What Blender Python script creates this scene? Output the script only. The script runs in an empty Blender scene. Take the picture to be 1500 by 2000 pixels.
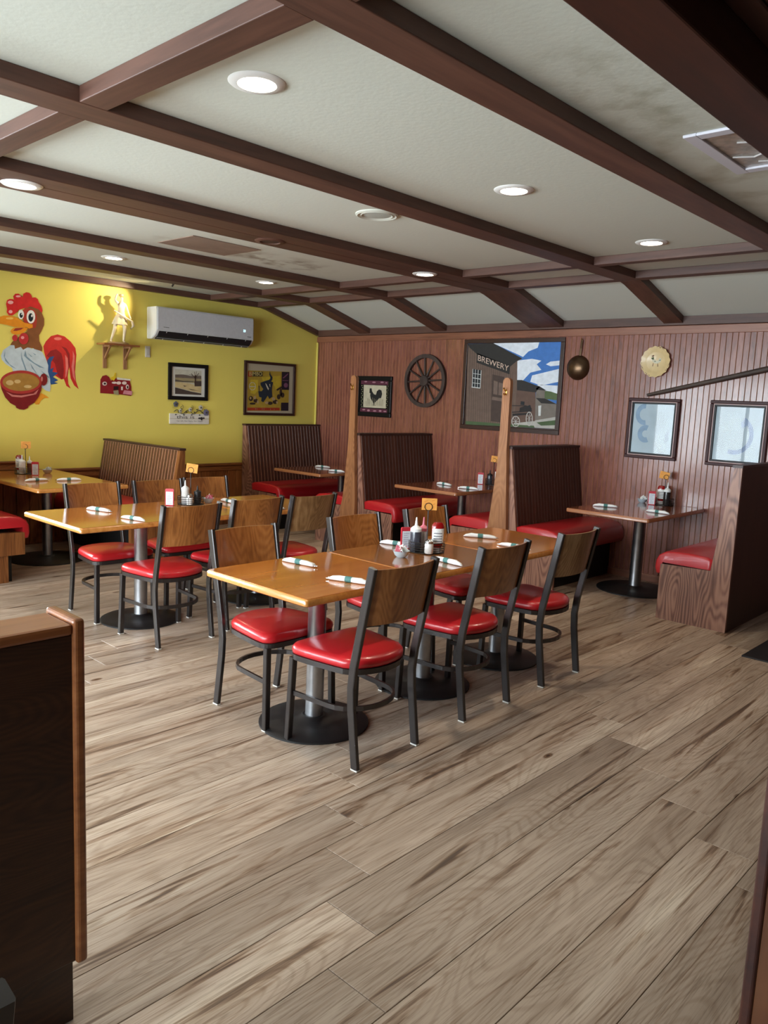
import bpy, bmesh, math, random
from mathutils import Vector, Matrix

random.seed(7)
SC = bpy.context.scene
COL = SC.collection
PI = math.pi

# ------------------------------------------------------------------ camera
FPX = 1535.0
yaw, pitch, roll = math.radians(-42.758), math.radians(8.113), math.radians(-2.5645)
_f = Vector((math.sin(yaw) * math.cos(pitch), math.cos(yaw) * math.cos(pitch), -math.sin(pitch)))
_r = Vector((math.cos(yaw), -math.sin(yaw), 0))
_d = _f.cross(_r)
_r2 = math.cos(roll) * _r + math.sin(roll) * _d
_d2 = -math.sin(roll) * _r + math.cos(roll) * _d
cam_data = bpy.data.cameras.new('camera')
cam = bpy.data.objects.new('camera', cam_data)
COL.objects.link(cam)
cam_data.sensor_fit = 'VERTICAL'
cam_data.sensor_height = 24.0
cam_data.sensor_width = 18.0
cam_data.lens = FPX / 2000.0 * 24.0
cam_data.clip_start = 0.02
M = Matrix((( _r2.x, -_d2.x, -_f.x, 0), (_r2.y, -_d2.y, -_f.y, 0), (_r2.z, -_d2.z, -_f.z, 1.586), (0, 0, 0, 1)))
cam.matrix_world = M
SC.camera = cam

# ------------------------------------------------------------------ world, daylight, exposure
SC.view_settings.view_transform = 'Standard'
SC.view_settings.look = 'None'
SC.view_settings.exposure = 1.05
SC.view_settings.gamma = 1.0
SC.view_settings.use_curve_mapping = False
SC.cycles.use_denoising = True
SC.cycles.max_bounces = 10
SC.cycles.diffuse_bounces = 6
SC.cycles.glossy_bounces = 4
SC.cycles.caustics_reflective = False
SC.cycles.caustics_refractive = False
SC.cycles.sample_clamp_indirect = 6.0

SKY = 15.0
world = bpy.data.worlds.new('daylight')
SC.world = world
world.use_nodes = True
bg = world.node_tree.nodes['Background']
bg.inputs[0].default_value = (0.86, 0.93, 1.0, 1)
bg.inputs[1].default_value = SKY

XW, YB, YF, XR = -7.847, 7.072, -2.5, 3.0        # left wall, back wall, window wall behind the camera, right wall
ZC, ZB = 2.685, 2.625                            # ceiling, underside of beams
YK = 6.14                                        # where the ceiling starts to slope

# window openings: (Y0, Y1, z0, z1) in the left wall, (X0, X1, z0, z1) in the front wall
WIN_LEFT = [(-2.2, -0.95, 0.85, 2.3), (-0.8, 0.45, 0.85, 2.3), (0.6, 1.85, 0.85, 2.3)]
WIN_FRONT = [(-7.5, -6.3, 0.5, 2.3), (-6.15, -4.95, 0.5, 2.3), (-4.8, -3.6, 0.5, 2.3), (-3.45, -2.25, 0.5, 2.3), (-2.1, -0.9, 0.5, 2.3)]  # last opening is an unseen extra, added to brighten the right side

def portal(name, loc, rot, sx, sy):
    l = bpy.data.lights.new(name, 'AREA')
    l.shape = 'RECTANGLE'; l.size = sx; l.size_y = sy
    l.cycles.is_portal = True
    o = bpy.data.objects.new(name, l); COL.objects.link(o)
    o.location = loc; o.rotation_euler = rot
for a, b, c, d in WIN_LEFT:
    portal('window_daylight', (XW - 0.13, (a + b) / 2, (c + d) / 2), (0, -PI / 2, 0), d - c, b - a)
for a, b, c, d in WIN_FRONT:
    portal('window_daylight', ((a + b) / 2, YF - 0.13, (c + d) / 2), (PI / 2, 0, 0), b - a, d - c)

# ------------------------------------------------------------------ materials
def lin(c):
    c = c / 255.0
    return c / 12.92 if c <= 0.04045 else ((c + 0.055) / 1.055) ** 2.4
def S(rgb):
    return (lin(rgb[0]), lin(rgb[1]), lin(rgb[2]), 1.0)

MATS = {}
def newmat(name):
    m = bpy.data.materials.new(name); m.use_nodes = True
    nt = m.node_tree
    return m, nt, nt.nodes['Principled BSDF']

def flat(name, rgb, rough=0.5, metal=0.0, spec=0.5, coat=0.0, noise=0.0, nscale=30.0, bump=0.0):
    if name in MATS: return MATS[name]
    m, nt, b = newmat(name)
    b.inputs['Base Color'].default_value = S(rgb)
    b.inputs['Roughness'].default_value = rough
    b.inputs['Metallic'].default_value = metal
    b.inputs['Specular IOR Level'].default_value = spec
    b.inputs['Coat Weight'].default_value = coat
    b.inputs['Coat Roughness'].default_value = 0.08
    if noise or bump:
        tc = nt.nodes.new('ShaderNodeTexCoord'); n = nt.nodes.new('ShaderNodeTexNoise')
        n.inputs['Scale'].default_value = nscale; n.inputs['Detail'].default_value = 4
        nt.links.new(tc.outputs['Object'], n.inputs['Vector'])
        if noise:
            r = nt.nodes.new('ShaderNodeValToRGB')
            k0, k1 = 1 - noise, 1 + noise
            r.color_ramp.elements[0].position = 0.3; r.color_ramp.elements[1].position = 0.7
            c = S(rgb)
            r.color_ramp.elements[0].color = (c[0] * k0, c[1] * k0, c[2] * k0, 1)
            r.color_ramp.elements[1].color = (min(1, c[0] * k1), min(1, c[1] * k1), min(1, c[2] * k1), 1)
            nt.links.new(n.outputs['Fac'], r.inputs['Fac'])
            nt.links.new(r.outputs['Color'], b.inputs['Base Color'])
        if bump:
            bp = nt.nodes.new('ShaderNodeBump'); bp.inputs['Strength'].default_value = bump
            bp.inputs['Distance'].default_value = 0.004
            nt.links.new(n.outputs['Fac'], bp.inputs['Height'])
            nt.links.new(bp.outputs['Normal'], b.inputs['Normal'])
    MATS[name] = m
    return m

def wood(name, cols, axis='Z', scale=6.0, stretch=0.08, rough=0.4, coat=0.0, spec=0.5, rnd=0.0, fine=0.35, bump=0.05, dist=1.5, rings=0.0, ringfreq=210.0):
    """cols: dark -> light sRGB; grain runs along axis; rnd: tone change from one object to the next"""
    if name in MATS: return MATS[name]
    m, nt, b = newmat(name)
    N, L = nt.nodes.new, nt.links.new
    tc = N('ShaderNodeTexCoord'); oi = N('ShaderNodeObjectInfo')
    off = N('ShaderNodeVectorMath'); off.operation = 'SCALE'
    cmb = N('ShaderNodeCombineXYZ')
    for i, k in enumerate((37.0, 61.0, 23.0)):
        mu = N('ShaderNodeMath'); mu.operation = 'MULTIPLY'; mu.inputs[1].default_value = k
        L(oi.outputs['Random'], mu.inputs[0]); L(mu.outputs[0], cmb.inputs[i])
    add = N('ShaderNodeVectorMath'); add.operation = 'ADD'
    L(tc.outputs['Object'], add.inputs[0]); L(cmb.outputs[0], add.inputs[1])
    mp = N('ShaderNodeMapping')
    sc = [scale] * 3; sc['XYZ'.index(axis)] = scale * stretch
    mp.inputs['Scale'].default_value = sc
    L(add.outputs[0], mp.inputs['Vector'])
    n1 = N('ShaderNodeTexNoise'); n1.inputs['Scale'].default_value = 1.0; n1.inputs['Detail'].default_value = 6
    n1.inputs['Roughness'].default_value = 0.62; n1.inputs['Distortion'].default_value = dist
    L(mp.outputs[0], n1.inputs['Vector'])
    n2 = N('ShaderNodeTexNoise'); n2.inputs['Scale'].default_value = 9.0; n2.inputs['Detail'].default_value = 3
    L(mp.outputs[0], n2.inputs['Vector'])
    mix = N('ShaderNodeMix'); mix.data_type = 'FLOAT'; mix.inputs[0].default_value = fine
    L(n1.outputs['Fac'], mix.inputs[2]); L(n2.outputs['Fac'], mix.inputs[3])
    fac = mix.outputs[0]
    if rings:
        # contour lines of a stretched noise field read as cathedral grain
        mp2 = N('ShaderNodeMapping'); sc2 = [2.6] * 3; sc2['XYZ'.index(axis)] = 0.55
        mp2.inputs['Scale'].default_value = sc2; L(add.outputs[0], mp2.inputs['Vector'])
        n3 = N('ShaderNodeTexNoise'); n3.inputs['Scale'].default_value = 1.6; n3.inputs['Detail'].default_value = 1.5
        L(mp2.outputs[0], n3.inputs['Vector'])
        m1 = N('ShaderNodeMath'); m1.operation = 'MULTIPLY'; m1.inputs[1].default_value = ringfreq; L(n3.outputs['Fac'], m1.inputs[0])
        m2 = N('ShaderNodeMath'); m2.operation = 'SINE'; L(m1.outputs[0], m2.inputs[0])
        m3 = N('ShaderNodeMath'); m3.operation = 'MULTIPLY_ADD'; m3.inputs[1].default_value = 0.5 * rings; L(m2.outputs[0], m3.inputs[0]); L(fac, m3.inputs[2])
        fac = m3.outputs[0]
    rp = N('ShaderNodeValToRGB')
    el = rp.color_ramp.elements
    n = len(cols)
    lo, hi = 0.33, 0.68
    el[0].position = lo; el[0].color = S(cols[0]); el[1].position = hi; el[1].color = S(cols[-1])
    for i in range(1, n - 1):
        e = el.new(lo + (hi - lo) * i / (n - 1)); e.color = S(cols[i])
    L(fac, rp.inputs['Fac'])
    out = rp.outputs['Color']
    if rnd:
        hs = N('ShaderNodeHueSaturation')
        mr = N('ShaderNodeMapRange'); mr.inputs['To Min'].default_value = 1 - rnd; mr.inputs['To Max'].default_value = 1 + rnd
        L(oi.outputs['Random'], mr.inputs['Value']); L(mr.outputs[0], hs.inputs['Value'])
        L(out, hs.inputs['Color']); out = hs.outputs['Color']
    L(out, b.inputs['Base Color'])
    b.inputs['Roughness'].default_value = rough
    b.inputs['Specular IOR Level'].default_value = spec
    b.inputs['Coat Weight'].default_value = coat
    b.inputs['Coat Roughness'].default_value = 0.1
    if bump:
        bp = N('ShaderNodeBump'); bp.inputs['Strength'].default_value = bump; bp.inputs['Distance'].default_value = 0.003
        L(fac, bp.inputs['Height']); L(bp.outputs['Normal'], b.inputs['Normal'])
    MATS[name] = m
    return m

def emit(name, rgb, strength):
    if name in MATS: return MATS[name]
    m, nt, b = newmat(name)
    b.inputs['Base Color'].default_value = S(rgb)
    b.inputs['Emission Color'].default_value = S(rgb)
    b.inputs['Emission Strength'].default_value = strength
    MATS[name] = m
    return m

def plank_material():
    m, nt, b = newmat('vinyl plank')
    N, L = nt.nodes.new, nt.links.new
    tc = N('ShaderNodeTexCoord'); oi = N('ShaderNodeObjectInfo')
    cmb = N('ShaderNodeCombineXYZ')
    for i, k in enumerate((41.0, 97.0, 13.0)):
        mu = N('ShaderNodeMath'); mu.operation = 'MULTIPLY'; mu.inputs[1].default_value = k
        L(oi.outputs['Random'], mu.inputs[0]); L(mu.outputs[0], cmb.inputs[i])
    add = N('ShaderNodeVectorMath'); L(tc.outputs['Object'], add.inputs[0]); L(cmb.outputs[0], add.inputs[1])
    def noise(sx, sy, detail, rough, dist):
        mp = N('ShaderNodeMapping'); mp.inputs['Scale'].default_value = (sx, sy, 1)
        L(add.outputs[0], mp.inputs['Vector'])
        n = N('ShaderNodeTexNoise'); n.inputs['Scale'].default_value = 1; n.inputs['Detail'].default_value = detail
        n.inputs['Roughness'].default_value = rough; n.inputs['Distortion'].default_value = dist
        L(mp.outputs[0], n.inputs['Vector']); return n.outputs['Fac']
    broad = noise(7, 0.55, 3, 0.55, 0.5)
    streak = noise(15, 0.8, 4, 0.6, 1.5)
    fine = noise(190, 5.0, 4, 0.65, 0.5)
    ringf = noise(4.2, 0.62, 1.0, 0.5, 0.3)
    def ramp(f, stops):
        r = N('ShaderNodeValToRGB'); e = r.color_ramp.elements
        e[0].position = stops[0][0]; e[0].color = stops[0][1]
        e[1].position = stops[-1][0]; e[1].color = stops[-1][1]
        for p, c in stops[1:-1]:
            x = e.new(p); x.color = c
        L(f, r.inputs['Fac']); return r.outputs['Color']
    base = ramp(broad, [(0.26, S((142, 122, 105))), (0.44, S((168, 149, 131))), (0.58, S((181, 162, 144))), (0.76, S((208, 193, 174)))])
    def mult(a, c, f):
        x = N('ShaderNodeMix'); x.data_type = 'RGBA'; x.blend_type = 'MULTIPLY'
        if isinstance(f, float): x.inputs[0].default_value = f
        else: L(f, x.inputs[0])
        L(a, x.inputs[6]); L(c, x.inputs[7]); return x.outputs[2]
    w = (1, 1, 1, 1)
    col = mult(base, ramp(streak, [(0.30, S((92, 68, 52))), (0.345, S((146, 120, 98))), (0.39, S((216, 202, 188))), (0.45, w), (1.0, w)]), 0.85)
    col = mult(col, ramp(fine, [(0.32, S((176, 162, 148))), (0.52, w), (1.0, w)]), 0.75)
    m1 = N('ShaderNodeMath'); m1.operation = 'MULTIPLY'; m1.inputs[1].default_value = 190.0; L(ringf, m1.inputs[0])
    m2 = N('ShaderNodeMath'); m2.operation = 'SINE'; L(m1.outputs[0], m2.inputs[0])
    m3 = N('ShaderNodeMath'); m3.operation = 'MULTIPLY_ADD'; m3.inputs[1].default_value = 0.5; m3.inputs[2].default_value = 0.5; L(m2.outputs[0], m3.inputs[0])
    col = mult(col, ramp(m3.outputs[0], [(0.0, S((205, 192, 178))), (0.4, w), (1.0, w)]), 0.36)
    mpk = N('ShaderNodeMapping'); mpk.inputs['Scale'].default_value = (5.5, 2.4, 1); L(add.outputs[0], mpk.inputs['Vector'])
    vo = N('ShaderNodeTexVoronoi'); vo.inputs['Scale'].default_value = 1.0; L(mpk.outputs[0], vo.inputs['Vector'])
    sep = N('ShaderNodeSeparateColor'); L(vo.outputs['Color'], sep.inputs[0])
    gt = N('ShaderNodeMath'); gt.operation = 'GREATER_THAN'; gt.inputs[1].default_value = 0.45; L(sep.outputs[0], gt.inputs[0])
    col = mult(col, ramp(vo.outputs['Distance'], [(0.012, S((70, 50, 38))), (0.035, S((126, 100, 80))), (0.05, S((176, 154, 132))), (0.065, S((150, 126, 104))), (0.10, w), (1.0, w)]), gt.outputs[0])
    hs = N('ShaderNodeHueSaturation')
    mr = N('ShaderNodeMapRange'); mr.inputs['To Min'].default_value = 0.84; mr.inputs['To Max'].default_value = 1.18
    L(oi.outputs['Random'], mr.inputs['Value']); L(mr.outputs[0], hs.inputs['Value'])
    hs.inputs['Saturation'].default_value = 0.98
    L(col, hs.inputs['Color']); L(hs.outputs['Color'], b.inputs['Base Color'])
    b.inputs['Roughness'].default_value = 0.42
    b.inputs['Specular IOR Level'].default_value = 0.45
    bp = N('ShaderNodeBump'); bp.inputs['Strength'].default_value = 0.06; bp.inputs['Distance'].default_value = 0.002
    L(fine, bp.inputs['Height']); L(bp.outputs['Normal'], b.inputs['Normal'])
    return m

def ceiling_material():
    m, nt, b = newmat('ceiling paint')
    N, L = nt.nodes.new, nt.links.new
    g = N('ShaderNodeNewGeometry')
    def stain(prev, cx, cy, rx, ry, rgb, strength, scale):
        s = N('ShaderNodeVectorMath'); s.operation = 'SUBTRACT'; s.inputs[1].default_value = (cx, cy, ZC); L(g.outputs['Position'], s.inputs[0])
        q = N('ShaderNodeVectorMath'); q.operation = 'MULTIPLY'; q.inputs[1].default_value = (1 / rx, 1 / ry, 0.2); L(s.outputs[0], q.inputs[0])
        ln = N('ShaderNodeVectorMath'); ln.operation = 'LENGTH'; L(q.outputs[0], ln.inputs[0])
        mr = N('ShaderNodeMapRange'); mr.inputs['From Min'].default_value = 0.35; mr.inputs['From Max'].default_value = 1.0
        mr.inputs['To Min'].default_value = 1.0; mr.inputs['To Max'].default_value = 0.0; L(ln.outputs['Value'], mr.inputs['Value'])
        n = N('ShaderNodeTexNoise'); n.inputs['Scale'].default_value = scale; n.inputs['Detail'].default_value = 5; n.inputs['Distortion'].default_value = 0.2
        L(g.outputs['Position'], n.inputs['Vector'])
        mn = N('ShaderNodeMapRange'); mn.inputs['From Min'].default_value = 0.45; mn.inputs['From Max'].default_value = 0.68; L(n.outputs['Fac'], mn.inputs['Value'])
        mm = N('ShaderNodeMath'); mm.operation = 'MULTIPLY'; L(mr.outputs[0], mm.inputs[0]); L(mn.outputs[0], mm.inputs[1])
        mk = N('ShaderNodeMath'); mk.operation = 'MULTIPLY'; mk.inputs[1].default_value = strength; L(mm.outputs[0], mk.inputs[0])
        x = N('ShaderNodeMix'); x.data_type = 'RGBA'; L(mk.outputs[0], x.inputs[0]); L(prev, x.inputs[6]); x.inputs[7].default_value = S(rgb)
        return x.outputs[2]
    rgb = N('ShaderNodeRGB'); rgb.outputs[0].default_value = S((205, 209, 198))
    c = rgb.outputs[0]
    c = stain(c, -1.42, 2.75, 0.30, 0.65, (150, 148, 126), 0.55, 9.0)
    c = stain(c, -1.50, 3.75, 0.30, 1.20, (150, 144, 118), 0.5, 6.0)
    c = stain(c, -5.32, 4.35, 0.34, 0.62, (112, 84, 58), 0.95, 5.0)
    c = stain(c, -5.25, 3.60, 0.45, 0.55, (140, 120, 100), 0.6, 5.0)
    L(c, b.inputs['Base Color'])
    b.inputs['Roughness'].default_value = 0.9
    b.inputs['Specular IOR Level'].default_value = 0.1
    n = N('ShaderNodeTexNoise'); n.inputs['Scale'].default_value = 45; n.inputs['Detail'].default_value = 3
    L(g.outputs['Position'], n.inputs['Vector'])
    bp = N('ShaderNodeBump'); bp.inputs['Strength'].default_value = 0.16; bp.inputs['Distance'].default_value = 0.005
    L(n.outputs['Fac'], bp.inputs['Height']); L(bp.outputs['Normal'], b.inputs['Normal'])
    return m

def glass_material():
    m, nt, b = newmat('window glass')
    N, L = nt.nodes.new, nt.links.new
    t = N('ShaderNodeBsdfTransparent'); t.inputs[0].default_value = (0.95, 0.97, 0.97, 1)
    gl = N('ShaderNodeBsdfGlossy'); gl.inputs['Roughness'].default_value = 0.02
    fr = N('ShaderNodeFresnel'); mx = N('ShaderNodeMixShader')
    L(fr.outputs[0], mx.inputs[0]); L(t.outputs[0], mx.inputs[1]); L(gl.outputs[0], mx.inputs[2])
    L(mx.outputs[0], nt.nodes['Material Output'].inputs[0])
    return m

M_PLANK = plank_material()
M_CEIL = ceiling_material()
M_GLASS = glass_material()
M_BEAM = wood('beam wood', [(64, 40, 32), (86, 56, 45), (101, 68, 55)], 'Y', 5, 0.08, 0.5, rnd=0.06)
M_BEAMX = wood('cross beam wood', [(64, 40, 32), (86, 56, 45), (101, 68, 55)], 'X', 5, 0.08, 0.5, rnd=0.06)
M_HEADER = wood('header wood', [(46, 22, 16), (62, 30, 21), (76, 38, 26)], 'Y', 5, 0.08, 0.5)
M_BEAD = wood('beadboard stain', [(98, 54, 44), (130, 77, 63), (150, 94, 78)], 'Z', 7, 0.22, 0.3, rnd=0.06, spec=0.5, coat=0.3)
M_GROOVE = wood('beadboard groove', [(160, 108, 78), (196, 142, 106)], 'Z', 9, 0.1, 0.8, spec=0.1)
M_CROWN = wood('crown trim', [(104, 62, 46), (136, 86, 64), (152, 100, 76)], 'X', 6, 0.08, 0.35)
M_DARK = wood('dark bench stain', [(60, 33, 25), (78, 45, 34), (92, 55, 42)], 'Z', 10, 0.08, 0.5, rnd=0.08, spec=0.3)
M_DARKP = wood('dark panel stain', [(44, 25, 20), (56, 32, 26), (64, 38, 30)], 'Z', 7, 0.08, 0.45)
M_RIB = wood('bench groove', [(64, 38, 29), (80, 50, 38)], 'Z', 8, 0.1, 0.55, spec=0.2)
M_OAK = wood('oak end panel', [(98, 64, 52), (138, 97, 80), (160, 118, 98)], 'Z', 7, 0.07, 0.42, rings=0.24, rnd=0.05, dist=1.0)
M_OAKH = wood('oak partition', [(40, 21, 12), (58, 33, 18), (72, 43, 24)], 'Y', 12, 0.07, 0.4, rings=0.12, dist=1.0, ringfreq=420.0)
M_OAKTRIM = wood('oak trim', [(120, 70, 38), (150, 92, 52), (170, 110, 66)], 'Y', 7, 0.07, 0.3, coat=0.3)
M_PINE = wood('knotty pine', [(92, 52, 24), (132, 80, 40), (150, 96, 52)], 'Z', 6, 0.08, 0.4, rings=0.12, rnd=0.10)
M_PINEH = wood('pine rail', [(92, 54, 28), (126, 78, 42), (142, 92, 52)], 'Y', 6, 0.08, 0.4, rings=0.1)
M_TABLE = wood('amber table top', [(166, 96, 34), (190, 116, 44), (204, 132, 56)], 'Y', 4, 0.06, 0.16, coat=0.7, rnd=0.03, fine=0.2, bump=0.0)
M_TABLE2 = wood('brown table top', [(134, 82, 40), (150, 96, 50), (162, 108, 58)], 'Y', 4, 0.06, 0.14, coat=0.8, fine=0.2, bump=0.0)
M_TABLE3 = wood('cherry booth table top', [(112, 58, 34), (134, 74, 42), (150, 86, 50)], 'Y', 4, 0.06, 0.13, coat=0.8, fine=0.2, bump=0.0, rnd=0.05)
M_EDGE = wood('table edge', [(168, 104, 46), (196, 132, 66), (212, 150, 82)], 'X', 5, 0.08, 0.25, coat=0.5, bump=0.0)
M_EDGE3 = wood('booth table edge', [(140, 88, 56), (164, 108, 72), (178, 122, 84)], 'X', 5, 0.08, 0.3, coat=0.4, bump=0.0)
M_PLY = wood('chair plywood', [(120, 72, 35), (152, 97, 49), (172, 116, 65)], 'Z', 7, 0.10, 0.3, rings=0.14, rnd=0.14, coat=0.3, dist=1.0)
M_VINYL = flat('red vinyl', (188, 32, 40), 0.3, coat=0.25, bump=0.06, nscale=60)
M_BOOTHV = flat('booth red vinyl', (180, 30, 38), 0.33, coat=0.2, bump=0.08, nscale=25)
M_BRONZE = flat('bronze metal', (46, 41, 40), 0.28, metal=0.3, spec=0.8)
M_BLACK = flat('black iron', (20, 20, 21), 0.5, bump=0.1, nscale=80)
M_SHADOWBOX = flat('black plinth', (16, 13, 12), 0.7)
M_CHROME = flat('brushed steel', (176, 178, 182), 0.34, metal=1.0, noise=0.15, nscale=14)
M_GLIDE = flat('pale glide', (205, 203, 196), 0.5)
M_YELLOW = flat('yellow wall paint', (226, 210, 104), 0.62, spec=0.3, noise=0.025, nscale=2.0)
M_WHITE = flat('white plastic', (226, 226, 222), 0.35)
M_NAP = flat('white napkin', (234, 238, 240), 0.85, noise=0.05, nscale=60)
M_BAND = flat('green paper band', (74, 122, 118), 0.7)
M_SILVER = flat('cutlery steel', (190, 190, 190), 0.2, metal=1.0)
M_WIRE = flat('black wire', (16, 16, 16), 0.35)
M_CARD = flat('orange card', (226, 158, 72), 0.7, noise=0.12, nscale=25)
M_KETCH = flat('red squeeze plastic', (140, 16, 18), 0.22, coat=0.4)
M_LABEL = flat('white label', (225, 226, 224), 0.5, noise=0.12, nscale=120)
M_SYRUP = flat('dark sauce bottle', (58, 60, 70), 0.25, coat=0.3)
M_SQUEEZE = flat('clear white cap', (222, 226, 226), 0.3)
M_PINK = flat('pink packet', (222, 120, 140), 0.5)
M_MENU = flat('red menu border', (186, 44, 58), 0.35)
M_MENUW = flat('menu page', (214, 220, 228), 0.35, noise=0.1, nscale=90)
M_BLKFRAME = flat('black frame', (18, 16, 16), 0.4, spec=0.25)
M_BRNFRAME = wood('dark brown frame', [(44, 24, 18), (58, 32, 24)], 'X', 8, 0.1, 0.35)
M_CHERRY = flat('cherry frame', (56, 24, 24), 0.45, spec=0.25)
M_BRASS = flat('brass', (196, 156, 84), 0.25, metal=1.0)
M_COPPER = flat('aged copper', (92, 70, 50), 0.32, metal=0.75, noise=0.2, nscale=8)
M_WHEEL = wood('weathered wheel wood', [(40, 28, 24), (58, 42, 36), (74, 56, 48)], 'Z', 10, 0.2, 0.6)
M_PLASTER = flat('ivory plaster', (226, 208, 172), 0.55, noise=0.08, nscale=20)

# ------------------------------------------------------------------ mesh helpers
def BM(): return bmesh.new()

def box(bm, x0, x1, y0, y1, z0, z1, bev=0.0, seg=2):
    if x0 > x1: x0, x1 = x1, x0
    if y0 > y1: y0, y1 = y1, y0
    vs = [bm.verts.new(p) for p in ((x0, y0, z0), (x1, y0, z0), (x1, y1, z0), (x0, y1, z0), (x0, y0, z1), (x1, y0, z1), (x1, y1, z1), (x0, y1, z1))]
    fs = [bm.faces.new([vs[i] for i in q]) for q in ((3, 2, 1, 0), (4, 5, 6, 7), (0, 1, 5, 4), (1, 2, 6, 5), (2, 3, 7, 6), (3, 0, 4, 7))]
    if bev:
        es = list({e for f in fs for e in f.edges})
        bmesh.ops.bevel(bm, geom=es, offset=bev, segments=seg, affect='EDGES', profile=0.5)
    return bm

def sweep(bm, pts, ring_fn, closed=False, cap=True):
    """ring_fn(i, tangent) -> list of offsets"""
    rings = []
    n = len(pts)
    for i, p in enumerate(pts):
        a = pts[i - 1] if (i > 0 or closed) else pts[i]
        b = pts[(i + 1) % n] if (i < n - 1 or closed) else pts[i]
        t = (Vector(b) - Vector(a)).normalized()
        rings.append([bm.verts.new(Vector(p) + o) for o in ring_fn(i, t)])
    m = len(rings[0])
    for i in range(n if closed else n - 1):
        A, B = rings[i], rings[(i + 1) % n]
        for k in range(m):
            bm.faces.new((A[k], A[(k + 1) % m], B[(k + 1) % m], B[k]))
    if cap and not closed:
        bm.faces.new(list(reversed(rings[0]))); bm.faces.new(rings[-1])

def tube(bm, pts, r, n=8, closed=False):
    rr = r if isinstance(r, (list, tuple)) else [r] * len(pts)
    def fn(i, t):
        up = Vector((0, 0, 1)) if abs(t.z) < 0.9 else Vector((0, 1, 0))
        a = t.cross(up).normalized(); b = a.cross(t).normalized()
        return [(a * math.cos(2 * PI * k / n) + b * math.sin(2 * PI * k / n)) * rr[i] for k in range(n)]
    sweep(bm, [Vector(p) for p in pts], fn, closed)

def bar(bm, pts, w, h, side=(1, 0, 0), closed=False):
    s = Vector(side).normalized()
    def fn(i, t):
        a = (s - t * s.dot(t)).normalized(); b = t.cross(a).normalized()
        c = 0.2
        return [a * (w / 2) * u + b * (h / 2) * v for u, v in ((-1 + c, -1), (1 - c, -1), (1, -1 + c), (1, 1 - c), (1 - c, 1), (-1 + c, 1), (-1, 1 - c), (-1, -1 + c))]
    sweep(bm, [Vector(p) for p in pts], fn, closed)

def hbar(bm, pts, w, h, closed=False):
    """horizontal path, upright rectangular section"""
    def fn(i, t):
        b = Vector((0, 0, 1)); a = t.cross(b).normalized()
        return [a * (w / 2) * u + b * (h / 2) * v for u, v in ((-1, -1), (1, -1), (1, 1), (-1, 1))]
    sweep(bm, [Vector(p) for p in pts], fn, closed)

def lathe(bm, prof, n=20, c=(0, 0, 0), sx=1.0, sy=1.0):
    rings = []
    for r, z in prof:
        if r < 1e-6:
            rings.append([bm.verts.new((c[0], c[1], c[2] + z))])
        else:
            rings.append([bm.verts.new((c[0] + r * sx * math.cos(2 * PI * k / n), c[1] + r * sy * math.sin(2 * PI * k / n), c[2] + z)) for k in range(n)])
    for A, B in zip(rings, rings[1:]):
        for k in range(n):
            k2 = (k + 1) % n
            if len(A) == 1 and len(B) == 1: continue
            if len(A) == 1: bm.faces.new((A[0], B[k2], B[k]))
            elif len(B) == 1: bm.faces.new((A[k], A[k2], B[0]))
            else: bm.faces.new((A[k], A[k2], B[k2], B[k]))
    if len(rings[0]) > 1: bm.faces.new(list(reversed(rings[0])))
    if len(rings[-1]) > 1: bm.faces.new(rings[-1])

def prism(bm, poly, fn, d0, d1):
    """extrude the 2-D polygon between depths d0 and d1; fn(u, v, d) -> xyz"""
    A = [bm.verts.new(fn(u, v, d0)) for u, v in poly]
    B = [bm.verts.new(fn(u, v, d1)) for u, v in poly]
    bm.faces.new(A); bm.faces.new(list(reversed(B)))
    n = len(poly)
    for k in range(n):
        bm.faces.new((A[k], B[k], B[(k + 1) % n], A[(k + 1) % n]))

def pillow(bm, outline, z0, z1, r, dome=0.012):
    cx = sum(p[0] for p in outline) / len(outline); cy = sum(p[1] for p in outline) / len(outline)
    sz = max(math.hypot(p[0] - cx, p[1] - cy) for p in outline)
    rings = []
    h = z1 - z0
    for ins, z in ((0.5 * r, z0), (0.1 * r, z0 + 0.12 * h), (0, z0 + 0.4 * h), (0.12 * r, z0 + 0.68 * h), (0.5 * r, z0 + 0.9 * h), (1.3 * r, z1), (3.2 * r, z1 + dome * 0.7)):
        k = 1 - ins / sz
        rings.append([bm.verts.new((cx + (x - cx) * k, cy + (y - cy) * k, z)) for x, y in outline])
    top = bm.verts.new((cx, cy, z1 + dome)); n = len(outline)
    for A, B in zip(rings, rings[1:]):
        for k in range(n): bm.faces.new((A[k], A[(k + 1) % n], B[(k + 1) % n], B[k]))
    for k in range(n): bm.faces.new((rings[-1][k], rings[-1][(k + 1) % n], top))
    bm.faces.new(list(reversed(rings[0])))

def mk(name, bm, mat, parent=None, smooth=False, angle=40):
    bmesh.ops.recalc_face_normals(bm, faces=bm.faces)
    me = bpy.data.meshes.new(name)
    bm.to_mesh(me); bm.free()
    me.materials.append(mat)
    if smooth:
        me.shade_smooth()
        try: me.set_sharp_from_angle(angle=math.radians(angle))
        except Exception: pass
    o = bpy.data.objects.new(name, me)
    COL.objects.link(o)
    if parent is not None: o.parent = parent
    return o

def tag(o, label, cat, group=None, kind=None):
    if label: o['label'] = label
    if cat: o['category'] = cat
    if group: o['group'] = group
    if kind: o['kind'] = kind
    return o

def thing(name, label, cat, loc=(0, 0, 0), rz=0.0, group=None):
    o = bpy.data.objects.new(name, None); COL.objects.link(o)
    o.empty_display_size = 0.1
    o.location = loc; o.rotation_euler = (0, 0, rz)
    return tag(o, label, cat, group)

def struct(name, bm, mat, label=None, smooth=False):
    o = mk(name, bm, mat, None, smooth); o['kind'] = 'structure'
    if label: o['label'] = label
    return o

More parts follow.
